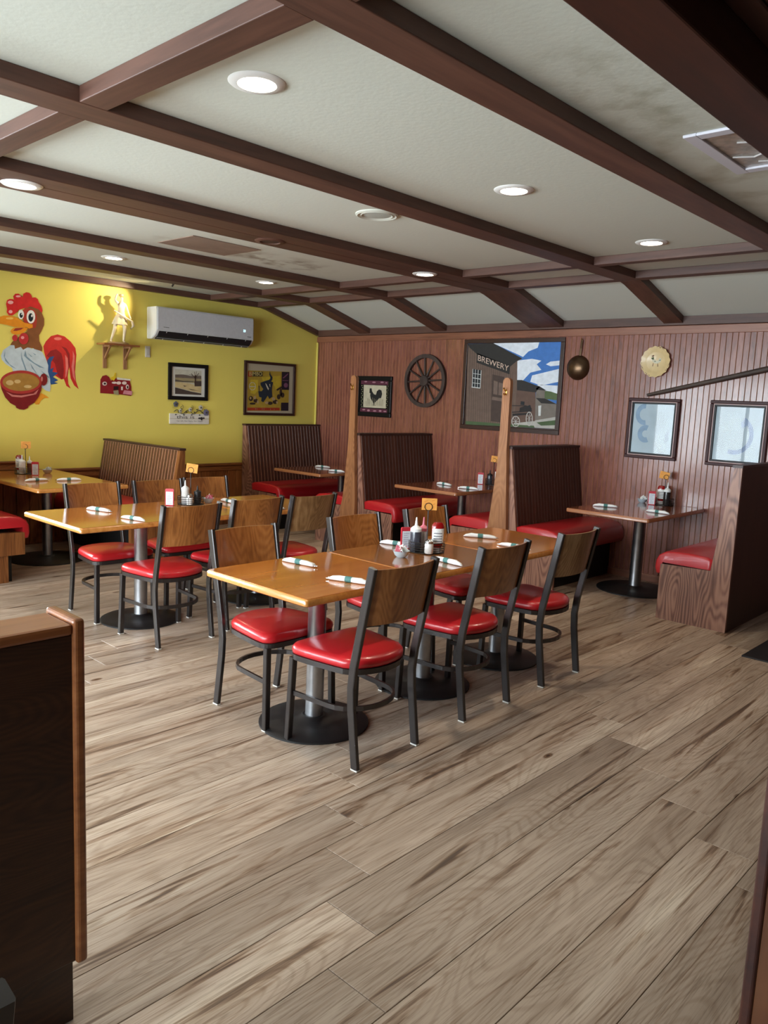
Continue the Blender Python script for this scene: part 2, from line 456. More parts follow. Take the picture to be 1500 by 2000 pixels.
def dup(root, loc, rz, label, group=None):
    def rec(o, par):
        c = o.copy(); COL.objects.link(c); c.parent = par
        for ch in o.children: rec(ch, c)
        return c
    r = rec(root, None)
    r.location = loc; r.rotation_euler = (0, 0, rz); r['label'] = label
    if group: r['group'] = group
    return r

def text_part(name, s, mat, parent, org, u, v, thick=0.0, n=None):
    cu = bpy.data.curves.new('lettering', 'FONT'); cu.body = s; cu.resolution_u = 3
    t = bpy.data.objects.new('lettering', cu); COL.objects.link(t)
    bpy.context.view_layer.update()
    me = bpy.data.meshes.new_from_object(t)
    bpy.data.objects.remove(t); bpy.data.curves.remove(cu)
    xs = [q.co.x for q in me.vertices]; ys = [q.co.y for q in me.vertices]
    x0, x1, y0, y1 = min(xs), max(xs), min(ys), max(ys)
    org, u, v = Vector(org), Vector(u), Vector(v)
    for q in me.vertices:
        q.co = org + u * ((q.co.x - x0) / (x1 - x0)) + v * ((q.co.y - y0) / (y1 - y0))
    me.name = name; me.materials.clear(); me.materials.append(mat)
    o = bpy.data.objects.new(name, me); COL.objects.link(o); o.parent = parent
    return o

# ================================================================== THE ROOM
# ------------------------------------------------------------------ floor: planks in steps
bm = BM(); box(bm, XW, XR, YF, YB, -0.05, -0.006)
floor = struct('floor', bm, flat('subfloor', (70, 56, 46), 0.8), 'brown wood-look plank floor')
PW, PL, GAP = 0.2228, 1.875, 0.0018
plank_mesh = {}
def plank(x0, x1, y0, y1):
    y0 = max(y0, YF); y1 = min(y1, YB); x0 = max(x0, XW); x1 = min(x1, XR)
    if y1 - y0 < 0.03 or x1 - x0 < 0.03: return
    key = (round(x1 - x0, 3), round(y1 - y0, 3))
    if key not in plank_mesh:
        b = BM(); hx, hy = (x1 - x0) / 2 - GAP / 2, (y1 - y0) / 2 - GAP / 2
        c = 0.0012
        lo = [b.verts.new(p) for p in ((-hx, -hy, -0.006), (hx, -hy, -0.006), (hx, hy, -0.006), (-hx, hy, -0.006))]
        md = [b.verts.new(p) for p in ((-hx, -hy, -0.0012), (hx, -hy, -0.0012), (hx, hy, -0.0012), (-hx, hy, -0.0012))]
        hi = [b.verts.new(p) for p in ((-hx + c, -hy + c, 0), (hx - c, -hy + c, 0), (hx - c, hy - c, 0), (-hx + c, hy - c, 0))]
        b.faces.new(hi)
        for A, B in ((lo, md), (md, hi)):
            for k in range(4): b.faces.new((A[k], A[(k + 1) % 4], B[(k + 1) % 4], B[k]))
        me = bpy.data.meshes.new('plank'); b.to_mesh(me); b.free(); me.materials.append(M_PLANK)
        plank_mesh[key] = me
    o = bpy.data.objects.new('plank', plank_mesh[key]); COL.objects.link(o)
    o.parent = floor; o.location = ((x0 + x1) / 2, (y0 + y1) / 2, 0)
i0 = int(math.floor((XW + 1.656) / PW)) - 1
i1 = int(math.ceil((XR + 1.656) / PW)) + 1
for i in range(i0, i1):
    x0 = -1.656 + i * PW
    j = 1.603 - 0.2005 * i
    k0 = math.floor((YF - j) / PL)
    y = j + k0 * PL
    while y < YB:
        plank(x0, x0 + PW, y, y + PL); y += PL

# ------------------------------------------------------------------ walls
def wall_with_openings(a0, a1, z0, z1, ops, fn, t):
    """boxes around openings; a runs along the wall"""
    b = BM()
    def bx(u0, u1, v0, v1):
        p, q = fn(u0, 0), fn(u1, t)
        box(b, p[0], q[0], p[1], q[1], v0, v1)
    cur = a0
    for (u0, u1, v0, v1) in sorted(ops):
        bx(cur, u0, z0, z1); bx(u0, u1, z0, v0); bx(u0, u1, v1, z1); cur = u1
    bx(cur, a1, z0, z1)
    return b
struct('wall_left', wall_with_openings(YF, YB, 0, ZC + 0.05, WIN_LEFT, lambda u, d: (XW - d, u), 0.1), M_YELLOW, 'bright yellow painted side wall')
struct('wall_front', wall_with_openings(XW, XR, 0, ZC + 0.05, WIN_FRONT, lambda u, d: (u, YF - d), 0.1), flat('front wall paint', (150, 120, 92), 0.6), 'window wall behind the camera')
bm = BM(); box(bm, XR, XR + 0.1, YF, YB, 0, ZC + 0.05)
struct('wall_right', bm, flat('right wall paint', (120, 86, 64), 0.6), 'brown wall on the right')
bm = BM(); box(bm, XW, XR, YB, YB + 0.1, 0, ZC + 0.05)
wall_back = struct('wall_back', bm, flat('groove shadow wood', (70, 40, 32), 0.8), 'reddish brown beadboard wall')
# beadboard: one board every 5 cm
BW = 0.05
b = BM()
hw, ht = BW / 2 - 0.0016, 0.008
prof = [(-hw, 0), (-hw, -ht + 0.001), (-hw + 0.001, -ht), (hw - 0.0035, -ht), (hw, -0.002), (hw, 0)]
prism(b, prof, lambda u, v, d: (u, v, d), 0.07, 2.34)
bmesh.ops.recalc_face_normals(b, faces=b.faces)
for fc in b.faces:
    c = fc.calc_center_median()
    if hw - 0.003 < c.x < hw - 0.0005 and c.y < -0.003: fc.material_index = 1      # pale bevel along one edge: worn stain plus caught light painted in
bead_me = bpy.data.meshes.new('board'); bmesh.ops.recalc_face_normals(b, faces=b.faces); b.to_mesh(bead_me); b.free(); bead_me.materials.append(M_BEAD); bead_me.materials.append(M_GROOVE)
x = XW + BW / 2
while x < -0.6:
    o = bpy.data.objects.new('board', bead_me); COL.objects.link(o); o.parent = wall_back
    o.location = (x, YB, 0); x += BW
YS = YB - 0.008                                      # face of the beadboard
bm = BM(); box(bm, XW, -0.6, YS - 0.014, YB, 0, 0.07, 0.003)
struct('baseboard_back', bm, M_CROWN, 'brown baseboard under the beadboard wall')
bm = BM(); box(bm, XW, XR, YS - 0.016, YB, 2.29, 2.362, 0.004)
struct('trim_1', bm, M_CROWN, 'brown crown board along the top of the beadboard wall')
bm = BM(); box(bm, XW, XW + 0.022, YS - 0.022, YS, 0.0, 2.29, 0.006)
struct('trim_2', bm, M_YELLOW, 'yellow corner bead between the yellow wall and the beadboard')

# windows: frames, mullions, glass
wn = 0
def window(fn, u0, u1, v0, v1, wide):
    global wn
    wn += 1
    b = BM(); w = 0.05
    def bx(a0, a1, c0, c1, d0=-0.02, d1=0.08):
        p, q = fn(a0, d0), fn(a1, d1); box(b, p[0], q[0], p[1], q[1], c0, c1)
    bx(u0, u0 + w, v0, v1); bx(u1 - w, u1, v0, v1); bx(u0 + w, u1 - w, v0, v0 + w); bx(u0 + w, u1 - w, v1 - w, v1)
    um = (u0 + u1) / 2
    bx(um - 0.02, um + 0.02, v0 + w, v1 - w)
    o = struct('window_%d' % wn, b, flat('window frame paint', (206, 200, 188), 0.5), 'daylight window behind the camera')
    for a, c in ((u0 + w, um - 0.02), (um + 0.02, u1 - w)):
        b = BM(); p, q = fn(a, 0.03), fn(c, 0.036); box(b, p[0], q[0], p[1], q[1], v0 + w, v1 - w)
        mk('pane', b, M_GLASS, o)
for a, c, e, g in WIN_LEFT: window(lambda u, d: (XW - d, u), a, c, e, g, 'Y')
for a, c, e, g in WIN_FRONT: window(lambda u, d: (u, YF - d), a, c, e, g, 'X')

# wainscot of knotty pine on the yellow wall, with its chair rail
bm = BM(); box(bm, XW, XW + 0.008, 1.9, YS, 0.0, 0.72)
wains = struct('trim_3', bm, flat('wainscot backing', (60, 36, 20), 0.8), 'knotty pine wainscot under the yellow wall')
y = 1.9
while y < YS - 0.02:
    y1 = min(y + 0.125, YS - 0.001)
    b = BM(); box(b, XW + 0.008, XW + 0.02, y + 0.002, y1 - 0.002, 0.0, 0.70, 0.003, 1)
    mk('board', b, M_PINE, wains); y = y1
b = BM(); box(b, XW, XW + 0.045, 1.9, YS, 0.725, 0.75, 0.004); box(b, XW, XW + 0.028, 1.9, YS, 0.66, 0.725, 0.004)
mk('chair_rail', b, M_PINEH, wains)
b = BM(); box(b, XW, XW + 0.05, 1.9, 3.22, 0.752, 0.822, 0.004); box(b, XW, XW + 0.07, 1.9, 3.22, 0.822, 0.838, 0.004); mk('ledge', b, M_PINEH, wains)

# ------------------------------------------------------------------ ceiling and beams
bm = BM()
box(bm, XW, XR, YF, YK, ZC, ZC + 0.05)
SL = (2.425 - ZC) / (YB - YK)
def sl(y, off=0.0): return ZC + SL * (y - YK) + off
prism(bm, [(YK, ZC), (YB, sl(YB)), (YB, sl(YB) + 0.35), (YK, ZC + 0.05)], lambda u, v, d: (d, u, v), XW, XR)
struct('ceiling', bm, M_CEIL, 'off-white textured ceiling sloping down to the beadboard wall')
tn = 3
def beam(x0, x1, lab, split=False):
    global tn
    tn += 1
    b = BM()
    if split:
        xm = (x0 + x1) / 2
        box(b, x0, xm - 0.002, YF, YK - 0.03, ZB, ZC, 0.004); box(b, xm + 0.002, x1, YF, YK - 0.03, ZB, ZC, 0.004)
        box(b, xm - 0.01, xm + 0.01, YF, YK - 0.03, ZB + 0.008, ZC)
    else:
        box(b, x0, x1, YF, YK - 0.03, ZB, ZC, 0.004)
    prism(b, [(YK - 0.03, ZB), (YK - 0.03, ZC), (YK, ZC), (YB - 0.03, sl(YB - 0.03)), (YB - 0.03, sl(YB - 0.03) - 0.062), (YK + 0.05, sl(YK + 0.05) - 0.062)], lambda u, v, d: (d, u, v), x0, x1)
    struct('trim_%d' % tn, b, M_BEAM, lab)
beam(-1.795, -1.632, 'brown ceiling beam nearest the dark header')
beam(-3.146, -2.972, 'brown ceiling beam above the front table row')
beam(-4.565, -4.175, 'wide double ceiling beam holding recessed lights', True)
beam(-5.83, -5.655, 'brown ceiling beam beside the brown ceiling patch')
beam(-7.03, -6.85, 'brown ceiling beam nearest the yellow wall')
beam(XW, XW + 0.06, 'brown beam along the top of the yellow wall')
def cross(y0, y1, lab):
    global tn
    tn += 1
    b = BM(); xs = [XW + 0.06, -7.03, -6.85, -5.83, -5.655, -4.565, -4.175, -3.146, -2.972, -1.795, -1.632, -1.0]
    for a, c in zip(xs[0::2], xs[1::2]): box(b, a, c, y0, y1, ZB + 0.001, ZC, 0.003)
    struct('trim_%d' % tn, b, M_BEAMX, lab)
cross(1.455, 1.565, 'brown ceiling cross beam at the upper left')
cross(5.345, 5.43, 'brown ceiling cross beam past the last lights')
cross(6.02, 6.13, 'brown ceiling cross beam where the ceiling starts to slope')
tn += 1
bm = BM(); prism(bm, [(YB - 0.06, 2.364), (YB, 2.364), (YB, 2.44), (YB - 0.06, 2.44)], lambda u, v, d: (d, u, v), XW + 0.06, XR)
struct('trim_%d' % tn, bm, M_BEAMX, 'dark strip at the foot of the sloping ceiling')
# dark wooden header and soffit at the right
tn += 1
bm = BM(); box(bm, -0.997, -0.828, YF, YB - 0.06, 2.45, ZC, 0.006)
struct('trim_%d' % tn, bm, M_HEADER, 'deep dark red-brown header beam at the upper right')
tn += 1
bm = BM(); box(bm, -0.828, -0.60, YF, YB - 0.06, 2.563, ZC, 0.004)
box(bm, -0.596, -0.30, YF, YB - 0.06, 2.575, ZC, 0.004); box(bm, -0.296, XR, YF, YB - 0.06, 2.585, ZC, 0.004)
struct('trim_%d' % tn, bm, M_HEADER, 'dark boarded soffit beside the header')

# recessed lights
def downlight(x, y, z, lab, lit=True, power=22.0):
    t = thing('recessed_light', lab, 'light', (x, y, z), 0, 'recessed ceiling lights')
    b = BM(); lathe(b, [(0.066, -0.003), (0.070, -0.009), (0.096, -0.007), (0.104, -0.001), (0.104, 0.0), (0.066, 0.0)], 32)
    mk('trim_ring', b, M_WHITE if lit else M_BEAM, t, True)
    b = BM(); lathe(b, [(0.0, -0.0045), (0.04, -0.0045), (0.068, -0.0035), (0.068, -0.001), (0.0, -0.001)], 28)
    mk('lens', b, emit('warm lens', (255, 236, 208), 14.0) if lit else flat('unlit lens', (60, 38, 30), 0.6), t, True)
    if lit:
        l = bpy.data.lights.new('lamp', 'SPOT'); l.energy = power; l.color = (1.0, 0.86, 0.68)
        l.spot_size = math.radians(150); l.spot_blend = 0.8; l.shadow_soft_size = 0.06
        lo = bpy.data.objects.new('lamp', l); COL.objects.link(lo); lo.parent = t; lo.location = (0, 0, -0.015)
    return t
downlight(-2.41, 1.84, ZC, 'large lit recessed light near the top of the picture')
downlight(-2.445, 3.52, ZC, 'lit recessed light right of the round ceiling speaker')
downlight(-2.41, 5.07, ZC, 'lit recessed light in front of the right-hand cross beam')
downlight(-4.40, 1.835, ZB, 'lit recessed light in the wide beam at the left edge')
downlight(-4.35, 5.07, ZB, 'lit recessed light at the far end of the wide beam')
downlight(-4.42, 3.51, ZB, 'unlit brown recessed light in the wide beam', False)
downlight(-6.47, 3.46, ZC, 'lit recessed light above the statuette shelf')
downlight(-6.36, 5.015, ZC, 'small lit recessed light above the air conditioner')
t = thing('ceiling_speaker', 'round white ceiling speaker grille', 'speaker', (-3.43, 3.53, ZC))
b = BM(); lathe(b, [(0.13, 0), (0.13, -0.006), (0.118, -0.012), (0.108, -0.006), (0.1, -0.006), (0.095, -0.011), (0.085, -0.005), (0.0, -0.004)], 36)
mk('rim', b, flat('speaker white', (196, 198, 186), 0.6), t, True)
b = BM(); lathe(b, [(0.0, -0.009), (0.05, -0.0085), (0.082, -0.006), (0.082, -0.004), (0.0, -0.004)], 30)
mk('grille', b, flat('speaker grille', (178, 182, 172), 0.7, bump=0.5, nscale=300), t, True)
bm = BM(); box(bm, -5.475, -5.0, 3.28, 3.885, ZC - 0.006, ZC, 0.002)
tag(mk('ceiling_patch', bm, flat('patch brown', (134, 112, 96), 0.85, noise=0.12, nscale=7)), 'dusty brown square patch panel on the ceiling', 'panel')
t = thing('ceiling_vent', 'taped white ceiling vent beside the dark header', 'vent', (-1.2, 3.52, ZC))
b = BM(); w = 0.055
for q in ((-0.235, -0.235 + w, -0.31, 0.30), (0.10, 0.16, -0.31, 0.30), (-0.235 + w, 0.10, -0.31, -0.31 + w), (-0.235 + w, 0.10, 0.30 - w, 0.30)):
    box(b, q[0], q[1], q[2], q[3], -0.012, 0, 0.003)
mk('vent_frame', b, flat('vent white', (205, 205, 214), 0.5), t)
b = BM(); box(b, -0.18, 0.10, -0.255, 0.245, -0.003, 0.0)
mk('film', b, flat('crumpled film', (150, 138, 124), 0.15, noise=0.35, nscale=18, bump=0.9), t)
for yy, dx in ((-0.12, 0.03), (0.06, -0.05), (0.17, 0.02)):
    b = BM(); tube(b, [(-0.12 + dx, yy, -0.005), (-0.04 + dx, yy + 0.03, -0.008), (0.03 + dx, yy - 0.01, -0.005)], 0.004, 6)
    mk('film_crease', b, flat('crease white', (190, 186, 184), 0.3), t, True)
t = thing('electrical_box', 'small metal junction box on the dark soffit', 'junction box', (-0.757, 1.87, 2.563))
b = BM(); box(b, -0.03, 0.03, -0.05, 0.05, -0.012, 0, 0.004); mk('cover_plate', b, flat('tarnished plate', (70, 50, 42), 0.4, metal=0.6), t)
for dy in (-0.02, 0.02):
    b = BM(); lathe(b, [(0.011, 0), (0.011, -0.018), (0.0, -0.02)], 12, (0, dy, -0.004)); mk('socket', b, M_BLACK, t, True)
b = BM(); tube(b, [(0, 0.05, -0.006), (0.0, 0.3, -0.006), (0.02, 1.2, -0.006)], 0.006, 6); mk('cable', b, M_HEADER, t)

# ================================================================== BENCHES OF THE BOOTHS
def make_bench(name, label, loc, mp, length, top, u_top, u_seat, depth, ends=('near',), slat=M_DARK, groove=M_RIB, gap=0.003, rear=True, panel=M_OAK, plinth=M_SHADOWBOX, endstyle='panel', thick=0.024, capw=None):
    """mp(u, l, z) -> xyz: u runs from the back plane to the seat front, l along the bench"""
    t = thing(name, label, 'booth bench', loc, 0, 'booth benches')
    L0 = Vector(loc)
    def f(u, l, z): return Vector(mp(u, l, z)) - L0
    zs = 0.44
    # end panels
    prof = [(0, 0), (0, top), (u_top, top), (u_seat, zs), (depth, zs - 0.012), (depth, 0)]
    e0 = 0.0
    if 'near' in ends:
        if endstyle == 'panel':
            b = BM(); prism(b, prof, lambda u, v, d: f(u, d, v), 0, thick); mk('end_panel', b, panel, t); e0 = thick
        else:
            b = BM(); prism(b, [(0, 0.22), (0, top), (u_top, top), (u_seat, 0.41), (depth, 0.40), (depth, 0.22)], lambda u, v, d: f(u, d, v), 0, thick * 2); mk('end_panel', b, panel, t)
            b = BM(); prism(b, [(0.05, 0), (0.05, 0.22), (depth - 0.13, 0.22), (depth - 0.13, 0)], lambda u, v, d: f(u, d, v), 0.01, thick * 2); mk('foot_block', b, panel, t); e0 = thick * 2
    # sloping back board with slats
    dx, dz = u_seat - u_top, zs - top
    ln = math.hypot(dx, dz); nx, nz = -dz / ln, dx / ln
    if nx < 0: nx, nz = -nx, -nz
    tk = 0.018
    b = BM(); prism(b, [(u_top, top), (u_seat, zs), (u_seat - nx * tk, zs - nz * tk), (u_top - nx * tk, top - nz * tk)], lambda u, v, d: f(u, d, v), e0, length)
    back = mk('backrest', b, groove, t)
    n = max(1, int(round((length - e0) / 0.05))); sw = (length - e0) / n
    me = None
    for k in range(n):
        l0, l1 = e0 + k * sw + gap / 2, e0 + (k + 1) * sw - gap / 2
        b = BM(); h = 0.005
        P = [(u_top, top - 0.004), (u_seat, zs)]
        vs = []
        for l, hh in ((l0, 0), (l0 + 0.003, h), (l1 - 0.003, h), (l1, 0)):
            vs.append([b.verts.new(f(P[0][0] + nx * hh, l, P[0][1] + nz * hh)), b.verts.new(f(P[1][0] + nx * hh, l, P[1][1] + nz * hh))])
        for A, B in zip(vs, vs[1:]): b.faces.new((A[0], A[1], B[1], B[0]))
        mk('slat', b, slat, back)
    # far side trim, cap, plinth
    b = BM(); cw = capw or (u_top + 0.012)
    prism(b, [(-0.004 if rear else 0.0, top), (cw, top), (cw, top + 0.02), (-0.004 if rear else 0.0, top + 0.02)], lambda u, v, d: f(u, d, v), -0.006, length); mk('cap_rail', b, M_DARKP, t)
    b = BM(); prism(b, [(0.0, 0.0), (0.0, top - 0.002), (0.016, top - 0.002), (0.016, 0.0)], lambda u, v, d: f(u, d, v), e0, length); mk('rear_panel', b, M_DARKP, t)
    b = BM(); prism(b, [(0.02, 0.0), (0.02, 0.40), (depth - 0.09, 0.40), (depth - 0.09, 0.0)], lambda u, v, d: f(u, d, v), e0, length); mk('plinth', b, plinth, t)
    # cushion
    c = depth + 0.045
    cp = [(u_seat - 0.012, zs), (u_seat - 0.02, zs + 0.075), (u_seat + 0.03, zs + 0.093), (u_seat + 0.15, zs + 0.1), (c - 0.16, zs + 0.097), (c - 0.07, zs + 0.085), (c - 0.022, zs + 0.055), (c, zs + 0.01), (c + 0.004, zs - 0.05), (c - 0.008, zs - 0.09), (c - 0.03, zs - 0.095), (depth + 0.004, zs - 0.08), (depth + 0.002, zs)]
    b = BM(); m = len(cp); rings = []
    cu = sum(p[0] for p in cp) / m; cv = sum(p[1] for p in cp) / m
    for l, k in ((0.002, 0.86), (0.006, 0.94), (0.02, 0.99), (0.045, 1.0), (length - 0.03, 1.0), (length - 0.006, 0.97)):
        rings.append([b.verts.new(f(cu + (u - cu) * k, l, max(zs - 0.1, cv + (v - cv) * k) if False else cv + (v - cv) * k)) for u, v in cp])
    for A, B in zip(rings, rings[1:]):
        for k in range(m): b.faces.new((A[k], A[(k + 1) % m], B[(k + 1) % m], B[k]))
    b.faces.new(rings[0]); b.faces.new(list(reversed(rings[-1])))
    mk('cushion', b, M_BOOTHV, t, True, 60)
    return t

M_RIBL = wood('light bench groove', [(168, 116, 84), (206, 152, 116)], 'Z', 8, 0.1, 0.7)
M_SLATL = wood('brown bench slat', [(60, 34, 22), (84, 50, 33), (104, 66, 44)], 'Z', 9, 0.1, 0.35, rnd=0.1, coat=0.2)
M_SLATD = wood('corner bench slat', [(54, 31, 24), (72, 43, 33), (86, 54, 42)], 'Z', 9, 0.1, 0.4, rnd=0.1)
YN = 5.85
LB = YS - 0.003 - YN
make_bench('booth_bench', 'corner booth bench against the yellow wall, under the elephant poster', (-7.81, YN, 0), lambda u, l, z: (-7.81 + u, YN + l, z), LB, 1.205, 0.06, 0.19, 0.68, slat=M_SLATD, groove=M_RIBL, gap=0.006)
for xc, la, lb_ in ((-5.90, 'booth bench left of the first coat post, seat facing the corner', 'booth bench under the wagon wheel, right of the first coat post'),
                    (-3.995, 'booth bench left of the second coat post, under the brewery photo', 'booth bench under the copper ladle, right of the second coat post')):
    make_bench('booth_bench', la, (xc - 0.012, YN + 0.026, 0), lambda u, l, z, xc=xc: (xc - 0.012 - u, YN + 0.026 + l, z), LB - 0.026, 1.205, 0.045, 0.13, 0.56)
    make_bench('booth_bench', lb_, (xc + 0.012, YN + 0.026, 0), lambda u, l, z, xc=xc: (xc + 0.012 + u, YN + 0.026 + l, z), LB - 0.026, 1.205, 0.055, 0.165, 0.565)
make_bench('booth_bench', 'large oak-ended booth bench at the right edge, seen from behind its back', (-1.945, YN, 0), lambda u, l, z: (-1.945 - u, YN + l, z), LB, 1.215, 0.055, 0.15, 0.53)
make_bench('booth_bench', 'ribbed booth bench back standing out from the yellow wall', (-6.36, 4.11, 0), lambda u, l, z: (-6.36 - l, 4.11 - u, z), 1.45, 1.035, 0.05, 0.15, 0.55, slat=M_SLATL, groove=M_RIBL, gap=0.012, panel=M_PINE, thick=0.05)
make_bench('booth_bench', 'booth bench with pine end block and red seat at the left edge', (-6.36, 2.06, 0), lambda u, l, z: (-6.36 - l, 2.06 + u, z), 1.45, 1.035, 0.05, 0.15, 0.56, slat=M_SLATL, groove=M_RIBL, gap=0.012, panel=M_PINE, endstyle='block')

# coat posts between back-to-back benches
def coat_post(xc, label):
    t = thing('coat_post', label, 'post', (xc, YN, 0), 0, 'coat posts')
    poly = [(-0.15, 0), (-0.13, 0.42), (-0.10, 0.52), (-0.048, 1.05), (-0.042, 1.2), (-0.039, 1.78)]
    poly += [(-0.039 * math.cos(a), 1.787 + 0.039 * math.sin(a)) for a in [PI * k / 10 for k in range(1, 10)]]
    poly += [(0.039, 1.78), (0.044, 1.2), (0.053, 1.05), (0.088, 0.5), (0.095, 0.0)]
    b = BM(); prism(b, poly, lambda u, v, d: (u, d, v), -0.022, 0.018)
    mk('post_board', b, wood('post oak', [(112, 72, 46), (146, 98, 64), (166, 116, 78)], 'Z', 7, 0.06, 0.38, rings=0.12, rnd=0.05, dist=1.0), t)
    b = BM(); box(b, -0.009, 0.009, -0.027, -0.021, 1.675, 1.725, 0.002)
    tube(b, [(0, -0.026, 1.71), (0, -0.05, 1.716), (0, -0.062, 1.735)], [0.005, 0.005, 0.008], 8)
    tube(b, [(0, -0.026, 1.69), (0, -0.045, 1.675), (0, -0.058, 1.686)], [0.005, 0.005, 0.008], 8)
    h = mk('coat_hook', b, M_BRASS, t, True); h['label'] = 'small brass coat hook'
    return t
coat_post(-5.905, 'tall oak coat post beside the framed rooster picture')
coat_post(-3.993, 'tall oak coat post in front of the brewery photo')

# half-height booth partition in the left foreground
t = thing('booth_partition', 'dark oak booth partition in the left foreground', 'partition', (-1.70, 0.82, 0))
b = BM(); box(b, -0.125, -0.006, -2.2, -0.012, 0.19, 1.02, 0.004); mk('panel', b, M_OAKH, t)
b = BM(); box(b, -0.135, 0.0, -2.2, -0.014, 1.018, 1.045, 0.008); mk('cap_rail', b, M_OAKTRIM, t)
b = BM(); box(b, -0.145, 0.006, -0.016, 0.012, 0.185, 1.056, 0.009, 3); mk('end_trim', b, M_OAKTRIM, t)
b = BM(); box(b, -0.12, -0.045, -2.2, -0.004, 0.0, 0.19, 0.002); mk('base', b, M_OAKH, t)
# end of a low partition at the right edge
t = thing('booth_partition', 'end of a brown wood partition at the lower right edge', 'partition', (-0.39, 1.5, 0))
b = BM(); box(b, 0.02, 0.72, -0.02, 0.1, 0.0, 1.02, 0.003); mk('panel', b, wood('worn partition wood', [(72, 39, 21), (95, 55, 31), (108, 66, 39)], 'Z', 7, 0.07, 0.4, rings=0.1), t)
b = BM(); box(b, -0.0, 0.022, -0.026, 0.106, 0.0, 1.03, 0.006, 3); mk('end_trim', b, M_HEADER, t)
b = BM(); box(b, 0.0, 0.72, -0.03, 0.11, 1.02, 1.045, 0.006); mk('cap_rail', b, M_OAKTRIM, t)

bm = BM(); box(bm, -1.662, -0.75, 5.365, 5.965, 0.0, 0.009, 0.004)
tag(mk('floor_mat', bm, flat('black rubber mat', (22, 22, 26), 0.6, bump=0.4, nscale=220)), 'black floor mat beside the right booth bench', 'mat')

# ================================================================== TABLES
def rrect(x0, x1, y0, y1, r, n=5):
    P = []
    for cx, cy, a0 in ((x1 - r, y1 - r, 0), (x0 + r, y1 - r, PI / 2), (x0 + r, y0 + r, PI), (x1 - r, y0 + r, 1.5 * PI)):
        for k in range(n + 1):
            a = a0 + PI / 2 * k / n; P.append((cx + r * math.cos(a), cy + r * math.sin(a)))
    return P

def table(label, x0, x1, y0, y1, poles, mat, edge, base_r=0.27, pole_r=0.048, square=False, group='dining tables'):
    cx, cy = (x0 + x1) / 2, (y0 + y1) / 2
    t = thing('dining_table', label, 'table', (cx, cy, 0), 0, group)
    idf = lambda u, v, d: (u, v, d)
    b = BM(); hx, hy = (x1 - x0) / 2, (y1 - y0) / 2
    rings = []
    for ins, z in ((0.006, 0.716), (0.0, 0.721), (0.0, 0.742), (0.004, 0.7485)):
        rings.append([b.verts.new((p[0], p[1], z)) for p in rrect(-hx + ins, hx - ins, -hy + ins, hy - ins, 0.018)])
    m = len(rings[0])
    for A, B in zip(rings, rings[1:]):
        for k in range(m): b.faces.new((A[k], A[(k + 1) % m], B[(k + 1) % m], B[k]))
    b.faces.new(rings[0]); b.faces.new(rings[-1])
    mk('edge_band', b, edge, t, True, 50)
    b = BM(); prism(b, rrect(-hx + 0.008, hx - 0.008, -hy + 0.008, hy - 0.008, 0.012), idf, 0.7475, 0.7505)
    mk('table_top', b, mat, t)
    for px, py in poles:
        c = (px - cx, py - cy, 0)
        b = BM(); lathe(b, [(pole_r + 0.002, 0.03), (pole_r, 0.05), (pole_r, 0.70), (pole_r + 0.004, 0.705)], 24, c); mk('column', b, M_CHROME, t, True)
        b = BM()
        if square: box(b, c[0] - base_r, c[0] + base_r, c[1] - base_r, c[1] + base_r, 0.0, 0.02, 0.008)
        lathe(b, [(0.0, 0.0), (base_r, 0.0), (base_r, 0.008), (base_r - 0.012, 0.014), (base_r * 0.6, 0.022), (pole_r + 0.03, 0.03), (pole_r + 0.012, 0.042), (0.0, 0.042)], 40, c); mk('base_plate', b, M_BLACK, t, True, 30)
        b = BM()
        for a in (0, PI / 2):
            dx, dy = 0.2 * math.cos(a + 0.78), 0.2 * math.sin(a + 0.78)
            bar(b, [(c[0] - dx, c[1] - dy, 0.709), (c[0] + dx, c[1] + dy, 0.709)], 0.04, 0.012, (-dy, dx, 0))
        mk('top_bracket', b, M_BLACK, t)
    return t
table('amber dining table at the near end of the front row', -3.10, -2.375, 2.12, 2.898, [(-2.73, 2.51)], M_TABLE, M_EDGE, 0.27, 0.044)
table('browner middle table of the front row, holding the condiment rack', -3.095, -2.38, 2.902, 3.672, [(-2.73, 3.335)], M_TABLE2, M_EDGE, 0.27, 0.044)
table('amber dining table at the far end of the front row', -3.10, -2.375, 3.676, 4.45, [(-2.73, 4.05)], M_TABLE, M_EDGE, 0.27, 0.044)
table('long amber dining table of the left row with a condiment rack', -5.235, -4.43, 2.15, 3.40, [(-4.832, 2.775)], M_TABLE, M_EDGE, 0.27, 0.044)
table('short amber table at the far end of the left row', -5.235, -4.43, 3.404, 4.15, [(-4.83, 3.78)], M_TABLE, M_EDGE)
table('amber booth table in front of the yellow wall', -7.78, -6.29, 2.70, 3.50, [(-7.08, 3.12)], M_TABLE, M_EDGE, 0.33, 0.044)
table('cherry booth table in the corner booth', -7.14, -6.34, 5.80, YS - 0.02, [(-6.72, 6.5)], M_TABLE3, M_EDGE3, 0.3, 0.045, group='booth tables')
table('cherry booth table under the wagon wheel and brewery photo', -5.29, -4.50, 5.85, YS - 0.02, [(-4.90, 6.48)], M_TABLE3, M_EDGE3, 0.3, 0.045, group='booth tables')
table('cherry booth table under the plate and framed glass pictures', -3.36, -2.625, 5.90, YS - 0.02, [(-3.02, 6.62)], M_TABLE3, M_EDGE3, 0.33, 0.052, group='booth tables')

